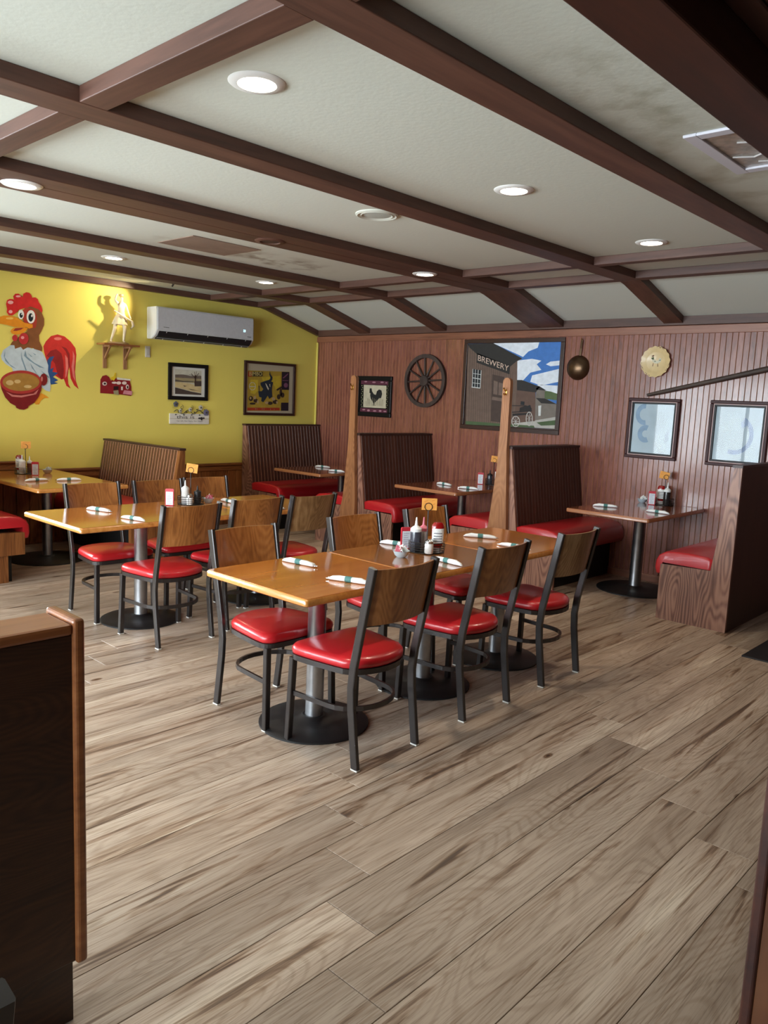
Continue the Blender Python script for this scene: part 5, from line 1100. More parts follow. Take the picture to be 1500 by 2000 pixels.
ROOSTER_PICTURE = [
    ('cream_print', (190, 180, 155), [[(-6.962,1.761),(-6.576,1.757),(-6.571,1.484),(-6.956,1.484)]]),
    ('band_print', (88, 40, 56), [[(-7.011,1.819),(-6.530,1.810),(-6.531,1.764),(-7.008,1.768)], [(-7.006,1.476),(-6.536,1.471),(-6.539,1.428),(-7.009,1.426)]]),
    ('scroll_print', (165, 120, 130), [[(-6.902,1.800),(-6.904,1.798),(-6.907,1.796),(-6.913,1.794),(-6.920,1.793),(-6.928,1.792),(-6.936,1.792),(-6.944,1.793),(-6.949,1.795),(-6.953,1.797),(-6.955,1.799),(-6.954,1.802),(-6.950,1.804),(-6.944,1.806),(-6.937,1.807),(-6.929,1.807),(-6.921,1.807),(-6.914,1.806),(-6.908,1.804),(-6.904,1.802)], [(-6.757,1.794),(-6.758,1.792),(-6.762,1.789),(-6.769,1.787),(-6.777,1.786),(-6.787,1.786),(-6.796,1.786),(-6.804,1.787),(-6.811,1.788),(-6.816,1.791),(-6.817,1.793),(-6.816,1.796),(-6.812,1.798),(-6.805,1.800),(-6.797,1.802),(-6.788,1.802),(-6.778,1.802),(-6.770,1.801),(-6.763,1.799),(-6.758,1.797)], [(-6.622,1.797),(-6.623,1.794),(-6.627,1.792),(-6.632,1.790),(-6.640,1.789),(-6.648,1.788),(-6.657,1.788),(-6.665,1.789),(-6.671,1.791),(-6.675,1.793),(-6.676,1.796),(-6.675,1.798),(-6.671,1.801),(-6.665,1.803),(-6.658,1.804),(-6.649,1.804),(-6.641,1.804),(-6.633,1.803),(-6.627,1.801),(-6.623,1.799)], [(-6.565,1.791),(-6.565,1.789),(-6.567,1.787),(-6.571,1.786),(-6.575,1.785),(-6.580,1.784),(-6.585,1.785),(-6.589,1.785),(-6.593,1.787),(-6.595,1.789),(-6.596,1.791),(-6.596,1.793),(-6.593,1.794),(-6.590,1.796),(-6.586,1.797),(-6.581,1.797),(-6.576,1.797),(-6.571,1.796),(-6.568,1.795),(-6.566,1.793)], [(-6.918,1.455),(-6.919,1.453),(-6.923,1.450),(-6.929,1.448),(-6.936,1.447),(-6.944,1.446),(-6.952,1.446),(-6.960,1.447),(-6.965,1.448),(-6.969,1.451),(-6.971,1.453),(-6.970,1.456),(-6.966,1.458),(-6.960,1.460),(-6.953,1.462),(-6.945,1.463),(-6.937,1.463),(-6.929,1.462),(-6.924,1.460),(-6.920,1.458)], [(-6.837,1.449),(-6.838,1.445),(-6.841,1.442),(-6.846,1.439),(-6.853,1.437),(-6.860,1.436),(-6.867,1.436),(-6.874,1.438),(-6.880,1.440),(-6.883,1.443),(-6.884,1.447),(-6.883,1.450),(-6.880,1.454),(-6.875,1.457),(-6.869,1.458),(-6.862,1.459),(-6.854,1.459),(-6.848,1.458),(-6.842,1.455),(-6.839,1.452)], [(-6.725,1.447),(-6.726,1.444),(-6.730,1.442),(-6.737,1.439),(-6.745,1.438),(-6.754,1.437),(-6.764,1.437),(-6.772,1.438),(-6.779,1.439),(-6.784,1.442),(-6.785,1.444),(-6.784,1.447),(-6.780,1.449),(-6.773,1.451),(-6.765,1.453),(-6.755,1.454),(-6.746,1.454),(-6.737,1.453),(-6.731,1.451),(-6.726,1.449)], [(-6.639,1.450),(-6.640,1.447),(-6.643,1.443),(-6.648,1.440),(-6.655,1.438),(-6.662,1.438),(-6.669,1.438),(-6.675,1.439),(-6.681,1.442),(-6.684,1.445),(-6.685,1.448),(-6.684,1.452),(-6.681,1.455),(-6.676,1.458),(-6.670,1.460),(-6.663,1.461),(-6.656,1.460),(-6.649,1.459),(-6.644,1.457),(-6.641,1.454)], [(-6.557,1.447),(-6.558,1.445),(-6.562,1.442),(-6.567,1.441),(-6.574,1.439),(-6.582,1.439),(-6.589,1.439),(-6.596,1.439),(-6.602,1.441),(-6.606,1.443),(-6.607,1.445),(-6.606,1.447),(-6.603,1.450),(-6.597,1.451),(-6.590,1.453),(-6.582,1.453),(-6.575,1.453),(-6.568,1.453),(-6.562,1.451),(-6.558,1.449)]]),
    ('dot_print', (190, 190, 140), [[(-6.985,1.748),(-6.987,1.745),(-6.991,1.743),(-6.995,1.745),(-6.997,1.748),(-6.996,1.752),(-6.992,1.753),(-6.987,1.752)], [(-6.973,1.725),(-6.975,1.721),(-6.979,1.720),(-6.983,1.721),(-6.985,1.725),(-6.984,1.728),(-6.979,1.730),(-6.975,1.729)], [(-6.985,1.701),(-6.987,1.698),(-6.991,1.696),(-6.995,1.697),(-6.997,1.701),(-6.995,1.704),(-6.991,1.706),(-6.987,1.705)], [(-6.973,1.678),(-6.974,1.674),(-6.979,1.673),(-6.983,1.674),(-6.985,1.678),(-6.983,1.681),(-6.979,1.683),(-6.975,1.681)], [(-6.985,1.654),(-6.986,1.650),(-6.990,1.649),(-6.995,1.650),(-6.997,1.654),(-6.995,1.657),(-6.991,1.659),(-6.987,1.657)], [(-6.973,1.631),(-6.974,1.627),(-6.978,1.625),(-6.982,1.627),(-6.984,1.630),(-6.983,1.634),(-6.979,1.636),(-6.974,1.634)], [(-6.984,1.607),(-6.986,1.603),(-6.990,1.601),(-6.994,1.603),(-6.996,1.606),(-6.995,1.610),(-6.991,1.612),(-6.986,1.610)], [(-6.972,1.583),(-6.974,1.580),(-6.978,1.578),(-6.982,1.580),(-6.984,1.583),(-6.983,1.587),(-6.979,1.588),(-6.974,1.587)], [(-6.984,1.559),(-6.986,1.556),(-6.990,1.554),(-6.994,1.556),(-6.996,1.559),(-6.995,1.563),(-6.990,1.564),(-6.986,1.563)], [(-6.972,1.536),(-6.973,1.532),(-6.978,1.531),(-6.982,1.532),(-6.984,1.536),(-6.982,1.539),(-6.978,1.541),(-6.974,1.540)], [(-6.984,1.512),(-6.985,1.508),(-6.989,1.507),(-6.994,1.508),(-6.996,1.512),(-6.994,1.515),(-6.990,1.517),(-6.986,1.516)], [(-6.972,1.489),(-6.973,1.485),(-6.977,1.484),(-6.982,1.485),(-6.984,1.488),(-6.982,1.492),(-6.978,1.494),(-6.974,1.492)], [(-6.541,1.751),(-6.542,1.747),(-6.546,1.746),(-6.550,1.747),(-6.552,1.751),(-6.551,1.754),(-6.547,1.756),(-6.543,1.754)], [(-6.554,1.728),(-6.556,1.724),(-6.560,1.723),(-6.564,1.724),(-6.566,1.727),(-6.564,1.731),(-6.560,1.732),(-6.556,1.731)], [(-6.541,1.705),(-6.542,1.702),(-6.546,1.700),(-6.550,1.701),(-6.552,1.705),(-6.551,1.708),(-6.547,1.710),(-6.543,1.709)], [(-6.555,1.682),(-6.556,1.678),(-6.560,1.677),(-6.564,1.678),(-6.566,1.682),(-6.564,1.685),(-6.561,1.687),(-6.557,1.685)], [(-6.541,1.659),(-6.543,1.656),(-6.547,1.654),(-6.551,1.656),(-6.553,1.659),(-6.551,1.663),(-6.547,1.664),(-6.543,1.663)], [(-6.555,1.636),(-6.556,1.633),(-6.560,1.631),(-6.564,1.632),(-6.566,1.636),(-6.565,1.639),(-6.561,1.641),(-6.557,1.639)], [(-6.542,1.613),(-6.543,1.610),(-6.547,1.608),(-6.551,1.610),(-6.553,1.613),(-6.551,1.617),(-6.548,1.618),(-6.544,1.617)], [(-6.555,1.590),(-6.557,1.587),(-6.561,1.585),(-6.565,1.586),(-6.567,1.590),(-6.565,1.593),(-6.561,1.595),(-6.557,1.594)], [(-6.542,1.568),(-6.543,1.564),(-6.547,1.562),(-6.551,1.564),(-6.553,1.567),(-6.552,1.571),(-6.548,1.572),(-6.544,1.571)], [(-6.556,1.544),(-6.557,1.541),(-6.561,1.539),(-6.565,1.540),(-6.567,1.544),(-6.566,1.547),(-6.562,1.549),(-6.558,1.548)], [(-6.542,1.522),(-6.544,1.518),(-6.548,1.516),(-6.552,1.518),(-6.554,1.521),(-6.552,1.525),(-6.548,1.526),(-6.544,1.525)], [(-6.556,1.498),(-6.558,1.495),(-6.561,1.493),(-6.566,1.494),(-6.567,1.498),(-6.566,1.501),(-6.562,1.503),(-6.558,1.502)]]),
    ('rooster_print', (30, 30, 30), [[(-6.853,1.718),(-6.824,1.722),(-6.813,1.685),(-6.779,1.649),(-6.743,1.641),(-6.729,1.687),(-6.695,1.709),(-6.654,1.698),(-6.640,1.657),(-6.655,1.607),(-6.694,1.597),(-6.722,1.571),(-6.750,1.554),(-6.772,1.532),(-6.790,1.552),(-6.828,1.593),(-6.842,1.634),(-6.838,1.660),(-6.856,1.663)], [(-6.778,1.535),(-6.785,1.507),(-6.778,1.506),(-6.771,1.534)], [(-6.773,1.534),(-6.755,1.507),(-6.748,1.509),(-6.766,1.536)]]),
    ('grass_print', (130, 122, 98), [[(-6.897,1.503),(-6.905,1.566),(-6.911,1.565),(-6.902,1.502)], [(-6.868,1.504),(-6.878,1.597),(-6.884,1.597),(-6.874,1.503)], [(-6.840,1.505),(-6.849,1.587),(-6.855,1.587),(-6.846,1.504)], [(-6.812,1.506),(-6.821,1.577),(-6.826,1.577),(-6.818,1.506)], [(-6.784,1.507),(-6.794,1.609),(-6.800,1.609),(-6.790,1.507)], [(-6.756,1.508),(-6.766,1.599),(-6.771,1.599),(-6.761,1.508)], [(-6.728,1.509),(-6.737,1.589),(-6.743,1.589),(-6.734,1.509)], [(-6.700,1.510),(-6.709,1.579),(-6.715,1.579),(-6.706,1.510)], [(-6.672,1.511),(-6.683,1.611),(-6.689,1.611),(-6.678,1.511)], [(-6.645,1.512),(-6.655,1.601),(-6.661,1.601),(-6.651,1.512)], [(-6.617,1.513),(-6.627,1.591),(-6.633,1.591),(-6.623,1.513)]]),
]
CIRCUS = [
    ('poster_ground', (168, 140, 52), [[(5.933,1.867),(6.588,1.886),(6.587,1.391),(5.935,1.379)]]),
    ('title_block', (160, 58, 34), [[(5.936,1.855),(5.997,1.854),(5.995,1.794),(5.938,1.793)], [(5.936,1.418),(6.442,1.429),(6.443,1.393),(5.937,1.383)]]),
    ('side_panel', (40, 30, 40), [[(6.462,1.879),(6.586,1.883),(6.588,1.657),(6.466,1.655)], [(6.464,1.494),(6.585,1.496),(6.587,1.392),(6.464,1.391)]]),
    ('side_figure', (120, 75, 100), [[(6.475,1.802),(6.570,1.871),(6.564,1.850),(6.496,1.798)], [(6.569,1.716),(6.567,1.707),(6.563,1.698),(6.555,1.691),(6.545,1.687),(6.535,1.685),(6.524,1.686),(6.514,1.690),(6.506,1.696),(6.501,1.704),(6.499,1.713),(6.500,1.722),(6.505,1.730),(6.512,1.737),(6.522,1.742),(6.533,1.744),(6.543,1.743),(6.553,1.739),(6.561,1.733),(6.567,1.725)], [(6.476,1.776),(6.574,1.778),(6.574,1.770),(6.476,1.768)]]),
    ('yellow_glow', (190, 165, 50), [[(6.143,1.796),(6.439,1.827),(6.450,1.711),(6.376,1.649),(6.319,1.742),(6.171,1.745)], [(5.974,1.757),(6.091,1.762),(6.088,1.627),(6.043,1.584),(5.978,1.592)]]),
    ('badge', (190, 185, 160), [[(6.057,1.682),(6.055,1.667),(6.046,1.669),(6.048,1.682)], [(6.055,1.667),(6.048,1.653),(6.040,1.657),(6.046,1.669)], [(6.048,1.653),(6.037,1.641),(6.031,1.647),(6.040,1.657)], [(6.037,1.641),(6.022,1.634),(6.019,1.641),(6.031,1.647)], [(6.022,1.634),(6.006,1.631),(6.006,1.638),(6.019,1.641)], [(6.006,1.631),(5.990,1.633),(5.993,1.640),(6.006,1.638)], [(5.990,1.633),(5.976,1.639),(5.981,1.645),(5.993,1.640)], [(5.976,1.639),(5.964,1.649),(5.971,1.654),(5.981,1.645)], [(5.964,1.649),(5.956,1.663),(5.965,1.665),(5.971,1.654)], [(5.956,1.663),(5.953,1.678),(5.962,1.678),(5.965,1.665)], [(5.953,1.678),(5.955,1.693),(5.964,1.691),(5.962,1.678)], [(5.955,1.693),(5.962,1.707),(5.970,1.703),(5.964,1.691)], [(5.962,1.707),(5.973,1.718),(5.979,1.712),(5.970,1.703)], [(5.973,1.718),(5.988,1.726),(5.991,1.719),(5.979,1.712)], [(5.988,1.726),(6.004,1.729),(6.004,1.722),(5.991,1.719)], [(6.004,1.729),(6.020,1.727),(6.017,1.720),(6.004,1.722)], [(6.020,1.727),(6.035,1.721),(6.029,1.715),(6.017,1.720)], [(6.035,1.721),(6.046,1.710),(6.039,1.706),(6.029,1.715)], [(6.046,1.710),(6.054,1.697),(6.045,1.694),(6.039,1.706)], [(6.054,1.697),(6.057,1.682),(6.048,1.682),(6.045,1.694)], [(5.963,1.668),(6.048,1.672),(6.047,1.683),(5.963,1.680)]]),
    ('crowd', (58, 44, 34), [[(6.019,1.531),(6.017,1.522),(6.013,1.513),(6.006,1.506),(5.997,1.501),(5.987,1.499),(5.977,1.500),(5.968,1.505),(5.960,1.511),(5.956,1.520),(5.954,1.529),(5.955,1.539),(5.960,1.548),(5.966,1.555),(5.975,1.560),(5.985,1.561),(5.995,1.560),(6.005,1.556),(6.012,1.549),(6.017,1.541)], [(6.091,1.508),(6.090,1.500),(6.085,1.492),(6.078,1.486),(6.069,1.482),(6.059,1.481),(6.049,1.482),(6.040,1.485),(6.032,1.490),(6.027,1.498),(6.026,1.506),(6.027,1.514),(6.032,1.521),(6.039,1.527),(6.048,1.531),(6.058,1.533),(6.068,1.532),(6.077,1.528),(6.085,1.523),(6.089,1.516)], [(6.327,1.483),(6.325,1.476),(6.319,1.470),(6.310,1.465),(6.299,1.462),(6.287,1.460),(6.274,1.461),(6.263,1.464),(6.253,1.468),(6.247,1.474),(6.245,1.480),(6.247,1.487),(6.253,1.493),(6.261,1.498),(6.273,1.501),(6.285,1.503),(6.298,1.502),(6.309,1.499),(6.319,1.495),(6.324,1.489)], [(6.409,1.501),(6.407,1.493),(6.401,1.485),(6.392,1.479),(6.381,1.475),(6.368,1.473),(6.355,1.474),(6.344,1.478),(6.335,1.483),(6.329,1.490),(6.326,1.499),(6.328,1.507),(6.333,1.514),(6.342,1.521),(6.354,1.525),(6.366,1.526),(6.379,1.525),(6.391,1.522),(6.400,1.516),(6.406,1.509)], [(6.448,1.566),(6.447,1.556),(6.443,1.547),(6.437,1.540),(6.430,1.535),(6.421,1.533),(6.413,1.535),(6.405,1.539),(6.399,1.546),(6.394,1.555),(6.393,1.565),(6.394,1.574),(6.397,1.583),(6.403,1.591),(6.411,1.595),(6.419,1.597),(6.428,1.596),(6.436,1.592),(6.442,1.585),(6.446,1.576)], [(6.376,1.654),(6.464,1.700),(6.465,1.674),(6.397,1.639)], [(6.474,1.621),(6.473,1.606),(6.471,1.592),(6.467,1.581),(6.461,1.575),(6.455,1.572),(6.448,1.574),(6.442,1.581),(6.437,1.591),(6.434,1.604),(6.432,1.619),(6.433,1.634),(6.435,1.647),(6.440,1.658),(6.445,1.665),(6.452,1.668),(6.458,1.666),(6.464,1.659),(6.469,1.649),(6.472,1.636)], [(6.059,1.470),(6.057,1.466),(6.051,1.462),(6.041,1.459),(6.028,1.457),(6.014,1.456),(6.000,1.456),(5.987,1.458),(5.977,1.460),(5.971,1.464),(5.968,1.468),(5.970,1.472),(5.977,1.476),(5.987,1.479),(5.999,1.481),(6.013,1.482),(6.027,1.482),(6.040,1.480),(6.050,1.478),(6.057,1.474)], [(6.513,1.590),(6.512,1.580),(6.508,1.571),(6.501,1.563),(6.493,1.559),(6.483,1.557),(6.473,1.558),(6.464,1.562),(6.457,1.569),(6.452,1.578),(6.451,1.588),(6.452,1.598),(6.456,1.607),(6.463,1.614),(6.471,1.619),(6.481,1.621),(6.491,1.620),(6.500,1.615),(6.507,1.609),(6.511,1.600)]]),
    ('crowd_light', (176, 150, 110), [[(6.064,1.543),(6.063,1.537),(6.061,1.531),(6.056,1.526),(6.051,1.523),(6.045,1.522),(6.039,1.523),(6.033,1.525),(6.029,1.530),(6.026,1.536),(6.025,1.542),(6.026,1.548),(6.028,1.554),(6.032,1.559),(6.038,1.562),(6.044,1.563),(6.050,1.562),(6.056,1.560),(6.060,1.555),(6.063,1.550)], [(5.992,1.536),(5.992,1.531),(5.990,1.526),(5.987,1.523),(5.984,1.521),(5.980,1.520),(5.976,1.520),(5.972,1.522),(5.969,1.526),(5.967,1.530),(5.966,1.535),(5.967,1.540),(5.969,1.544),(5.971,1.548),(5.975,1.550),(5.979,1.551),(5.983,1.550),(5.987,1.548),(5.990,1.545),(5.992,1.540)], [(6.366,1.537),(6.365,1.530),(6.361,1.524),(6.355,1.519),(6.348,1.516),(6.339,1.515),(6.331,1.516),(6.323,1.518),(6.317,1.523),(6.313,1.529),(6.311,1.535),(6.313,1.542),(6.316,1.548),(6.322,1.553),(6.330,1.556),(6.338,1.557),(6.346,1.557),(6.354,1.554),(6.360,1.549),(6.364,1.544)], [(6.259,1.486),(6.258,1.481),(6.254,1.477),(6.248,1.473),(6.240,1.470),(6.232,1.470),(6.224,1.470),(6.216,1.472),(6.210,1.476),(6.206,1.480),(6.205,1.485),(6.206,1.490),(6.210,1.494),(6.216,1.498),(6.223,1.500),(6.231,1.501),(6.240,1.501),(6.247,1.499),(6.253,1.495),(6.257,1.491)], [(6.409,1.496),(6.408,1.491),(6.406,1.486),(6.403,1.482),(6.400,1.480),(6.395,1.479),(6.391,1.480),(6.387,1.482),(6.384,1.486),(6.382,1.490),(6.381,1.495),(6.382,1.500),(6.383,1.504),(6.386,1.508),(6.390,1.510),(6.394,1.511),(6.399,1.510),(6.403,1.508),(6.406,1.505),(6.408,1.500)], [(6.105,1.492),(6.104,1.486),(6.103,1.480),(6.100,1.475),(6.096,1.472),(6.092,1.471),(6.088,1.472),(6.084,1.475),(6.081,1.479),(6.079,1.485),(6.079,1.492),(6.079,1.498),(6.081,1.504),(6.083,1.509),(6.087,1.512),(6.091,1.513),(6.095,1.512),(6.099,1.509),(6.102,1.504),(6.104,1.499)]]),
    ('elephant', (38, 46, 56), [[(6.267,1.876),(6.282,1.835),(6.313,1.805),(6.311,1.773),(6.291,1.751),(6.325,1.742),(6.313,1.699),(6.308,1.646),(6.317,1.562),(6.271,1.534),(6.242,1.575),(6.217,1.538),(6.178,1.489),(6.144,1.504),(6.150,1.546),(6.110,1.555),(6.095,1.622),(6.147,1.624),(6.173,1.651),(6.132,1.697),(6.125,1.728),(6.197,1.752),(6.264,1.771),(6.283,1.793),(6.262,1.834)], [(6.099,1.690),(6.105,1.623),(6.114,1.623),(6.109,1.691)]]),
    ('tusk', (205, 195, 170), [[(6.201,1.723),(6.215,1.721),(6.260,1.660),(6.251,1.641),(6.233,1.664)], [(6.265,1.718),(6.275,1.719),(6.283,1.682),(6.273,1.687)]]),
]

# ================================================================== THINGS ON THE WALLS
def PX(off): return lambda u, v, d: (XW + off + d, u, v)          # on the yellow wall: u = Y, v = z
def PY(off): return lambda u, v, d: (u, YS - off - d, v)          # on the beadboard wall: u = X, v = z
def paint(parent, shapes, fn, step=0.0008, base=0.0):
    """each colour area is a thin piece of its own; parents are at the world origin"""
    for k, (nm, rgb, polys) in enumerate(shapes):
        groups = [[p] for p in polys] if len(polys) <= 10 else [polys]
        mat = flat('paint %d %d %d' % rgb, rgb, 0.6, spec=0.3, noise=0.10, nscale=18)
        for grp in groups:
            b = BM()
            for p in grp:
                A = [b.verts.new(fn(u, v, base + k * step)) for u, v in p]
                B = [b.verts.new(fn(u, v, base + (k + 1) * step)) for u, v in p]
                b.faces.new(B)
                n = len(p)
                for i in range(n): b.faces.new((A[i], A[(i + 1) % n], B[(i + 1) % n], B[i]))
            mk(nm, b, mat, parent)
def frame_ring(b, u0, u1, v0, v1, w, fn, d0, d1, lip=0.004):
    for a, c, e, g in ((u0, u1, v1 - w, v1), (u0, u1, v0, v0 + w), (u0, u0 + w, v0 + w, v1 - w), (u1 - w, u1, v0 + w, v1 - w)):
        p, q = fn(a, e, d0), fn(c, g, d1)
        box(b, p[0], q[0], p[1], q[1], min(p[2], q[2]), max(p[2], q[2]), lip, 2)
def slab(b, u0, u1, v0, v1, fn, d0, d1):
    p, q = fn(u0, v0, d0), fn(u1, v1, d1); box(b, p[0], q[0], p[1], q[1], v0, v1)

# cartoon rooster painted on the yellow wall
t = thing('rooster_mural', 'painted cartoon rooster with a red bowl of soup on the yellow wall', 'mural')
paint(t, ROOSTER, PX(0.0005), 0.0004)
# little barn cut-out
t = thing('barn_plaque', 'small red barn cut-out sign under the statuette shelf', 'plaque')
paint(t, BARN, PX(0.004), 0.0015)
b = BM(); p = PX(0.0); prism(b, BARN[0][2][0], p, 0.0, 0.004); mk('backing', b, flat('barn backing', (90, 24, 26), 0.6), t)

# framed landscape
fn = PX(0.001)
t = thing('framed_landscape', 'black-framed landscape print with a tree, under the air conditioner', 'picture')
u0, u1, v0, v1 = 4.836, 5.357, 1.483, 1.893
b = BM(); frame_ring(b, u0, u1, v0, v1, 0.042, fn, 0, 0.024); mk('frame', b, M_BLKFRAME, t)
b = BM(); slab(b, u0 + 0.035, u1 - 0.035, v0 + 0.035, v1 - 0.035, fn, 0.0, 0.008); mk('mat_board', b, flat('mat white', (206, 206, 200), 0.8), t)
a0, a1, c0, c1 = 4.924, 5.270, 1.548, 1.825
def LN(pts): return [(a0 + (a1 - a0) * x, c1 - (c1 - c0) * y) for x, y in pts]
def lnl(x0, y0, x1, y1, w):
    dx, dy = x1 - x0, y1 - y0; q = math.hypot(dx, dy); nx, ny = -dy / q * w / 2, dx / q * w / 2
    return LN([(x0 + nx, y0 + ny), (x1 + nx, y1 + ny), (x1 - nx, y1 - ny), (x0 - nx, y0 - ny)])
paint(t, [
    ('sky_print', (190, 188, 172), [LN([(0, 0), (1, 0), (1, 1), (0, 1)])]),
    ('hill_print', (104, 92, 84), [LN([(0, 0.22), (0.3, 0.2), (0.6, 0.24), (1, 0.22), (1, 0.36), (0, 0.36)])]),
    ('field_print', (150, 138, 104), [LN([(0, 0.34), (1, 0.34), (1, 0.52), (0, 0.52)])]),
    ('water_print', (84, 76, 68), [LN([(0, 0.42), (0.3, 0.46), (0.7, 0.45), (0.7, 0.48), (0.3, 0.5), (0, 0.49)])]),
    ('path_print', (196, 176, 130), [LN([(0, 0.52), (0.5, 0.54), (1, 0.66), (1, 0.92), (0.6, 0.86), (0.2, 0.76), (0, 0.72)])]),
    ('shadow_print', (74, 62, 56), [LN([(0, 0.74), (0.2, 0.78), (0.6, 0.88), (1, 0.94), (1, 1), (0, 1)]), LN([(0.3, 0.64), (0.45, 0.66), (0.35, 0.69)]), LN([(0.72, 0.45), (1, 0.42), (1, 0.64), (0.74, 0.66)]), LN([(0.5, 0.76), (0.95, 0.84), (0.6, 0.81)])]),
    ('tree_print', (66, 48, 40), [lnl(0.77, 0.6, 0.76, 0.2, 0.05), lnl(0.76, 0.32, 0.6, 0.14, 0.018), lnl(0.76, 0.3, 0.9, 0.1, 0.018), lnl(0.76, 0.24, 0.72, 0.06, 0.014), lnl(0.68, 0.22, 0.52, 0.18, 0.01), lnl(0.84, 0.2, 0.98, 0.22, 0.01), lnl(0.8, 0.2, 0.8, 0.04, 0.01)])], fn, 0.0005, 0.008)

# framed circus poster
t = thing('framed_poster', 'dark-framed yellow circus poster with a rearing elephant', 'picture')
u0, u1, v0, v1 = 5.876, 6.68, 1.328, 1.985
b = BM(); frame_ring(b, u0, u1, v0, v1, 0.032, fn, 0, 0.026); mk('frame', b, M_BRNFRAME, t)
b = BM(); slab(b, u0 + 0.025, u1 - 0.025, v0 + 0.025, v1 - 0.025, fn, 0.0, 0.006); mk('mat_board', b, flat('poster margin', (176, 164, 140), 0.8), t)
paint(t, CIRCUS, fn, 0.0004, 0.006)
ink = flat('cream ink', (206, 188, 120), 0.7)
b = BM(); prism(b, [(6.0, 1.797), (6.155, 1.806), (6.155, 1.862), (6.0, 1.855)], fn, 0.0105, 0.0112); mk('title_band', b, flat('dark title band', (64, 54, 28), 0.7), t)
text_part('title_lettering', 'BIMBO', ink, t, fn(5.95, 1.804, 0.0125), (0, 0.195, 0.010), (0, 0, 0.046))
for q0, q1 in ((6.055, 6.062), (6.075, 6.082), (6.16, 6.166), (6.185, 6.192), (6.29, 6.296), (6.35, 6.354)):
    b = BM(); prism(b, [(q0, 1.397), (q1, 1.397), (q1, 1.414), (q0, 1.414)], fn, 0.0105, 0.0112); mk('banner_mark', b, flat('banner mark', (170, 130, 110), 0.7), t)

# air conditioner
t = thing('air_conditioner', 'white wall-mounted split air conditioner', 'air conditioner', (XW, 5.22, 2.13))
y0, y1, h = -0.645, 0.64, 0.335
prof = [(0.0, 0.0), (0.10, 0.0), (0.165, 0.035), (0.205, 0.085), (0.205, 0.30), (0.195, h), (0.0, h)]
b = BM(); prism(b, prof, lambda u, v, d: (u, d, v), y0, y1); bmesh.ops.bevel(b, geom=list(b.edges), offset=0.006, segments=2, affect='EDGES'); mk('casing', b, flat('ac white', (214, 216, 214), 0.35), t, True, 30)
b = BM(); box(b, 0.203, 0.209, y0 + 0.012, y1 - 0.012, 0.092, h - 0.012, 0.003); mk('front_panel', b, flat('ac brushed front', (198, 200, 204), 0.3, noise=0.04, nscale=40), t)
b = BM(); prism(b, [(0.112, 0.004), (0.166, 0.032), (0.204, 0.08), (0.2085, 0.08), (0.172, 0.026), (0.114, -0.002)], lambda u, v, d: (u, d, v), y0 + 0.03, y1 - 0.03); mk('air_outlet', b, flat('ac outlet dark', (26, 28, 32), 0.5), t)
b = BM(); prism(b, [(0.14, 0.0085), (0.152, 0.016), (0.157, 0.013), (0.144, 0.005)], lambda u, v, d: (u, d, v), y0 + 0.035, y1 - 0.035); mk('louvre', b, flat('ac louvre', (120, 124, 130), 0.4), t)
for k in range(5):
    yy = y0 + 0.12 + k * 0.262
    b = BM(); prism(b, [(0.118, 0.0), (0.206, 0.078), (0.211, 0.076), (0.12, -0.006)], lambda u, v, d: (u, d, v), yy - 0.003, yy + 0.003); mk('louvre_clip', b, M_WHITE, t)
b = BM(); box(b, 0.209, 0.2095, 0.485, 0.515, 0.165, 0.195); mk('display', b, flat('display window', (150, 180, 196), 0.3), t)
text_part('display_digits', '23', emit('display light', (170, 225, 250), 2.5), t, (0.2098, 0.485, 0.168), (0, 0.03, 0), (0, 0, 0.026))
b = BM(); box(b, 0.2088, 0.2098, -0.565, -0.497, 0.120, 0.126); mk('maker_mark', b, flat('ac print', (110, 112, 106), 0.5), t)
b = BM(); box(b, 0.2088, 0.2098, 0.545, 0.598, 0.114, 0.120); mk('series_mark', b, flat('ac dark print', (46, 48, 46), 0.5), t)
t = thing('wall_switch', 'small white plate on the yellow wall under the air conditioner', 'switch plate', (XW, 4.583, 1.99))
b = BM(); box(b, 0, 0.012, -0.03, 0.03, -0.06, 0.06, 0.004); mk('plate', b, flat('switch white', (206, 202, 190), 0.4), t)
b = BM(); box(b, 0.012, 0.017, -0.018, 0.018, -0.038, 0.038, 0.002); mk('cover', b, flat('switch grey', (190, 188, 180), 0.4), t)

# shelf with brackets and the statuette
t = thing('wall_shelf', 'small wooden shelf with two brackets on the yellow wall', 'shelf', (XW, 4.20, 2.02))
b = BM(); box(b, 0, 0.17, -0.20, 0.20, 0.0, 0.018, 0.003); mk('board', b, M_OAKTRIM, t)
for yy in (-0.115, 0.115):
    b = BM(); box(b, 0.0, 0.016, yy - 0.02, yy + 0.02, -0.235, 0.0, 0.003); box(b, 0.012, 0.14, yy - 0.014, yy + 0.014, -0.018, 0.0, 0.002)
    bar(b, [(0.012, yy, -0.135), (0.125, yy, -0.012)], 0.018, 0.018, (0, 1, 0)); mk('bracket', b, wood('bracket wood', [(132, 92, 58), (168, 122, 82)], 'Z', 8, 0.1, 0.5), t)
t = thing('statuette', 'ivory plaster statuette of a draped figure with raised arm on the shelf', 'statuette', (XW + 0.085, 4.20, 2.038))
b = BM(); lathe(b, [(0.0, 0.0), (0.085, 0.0), (0.088, 0.012), (0.078, 0.02), (0.0, 0.022)], 24, sx=0.8, sy=1.3); mk('plinth', b, flat('statuette plinth', (196, 160, 110), 0.5), t, True)
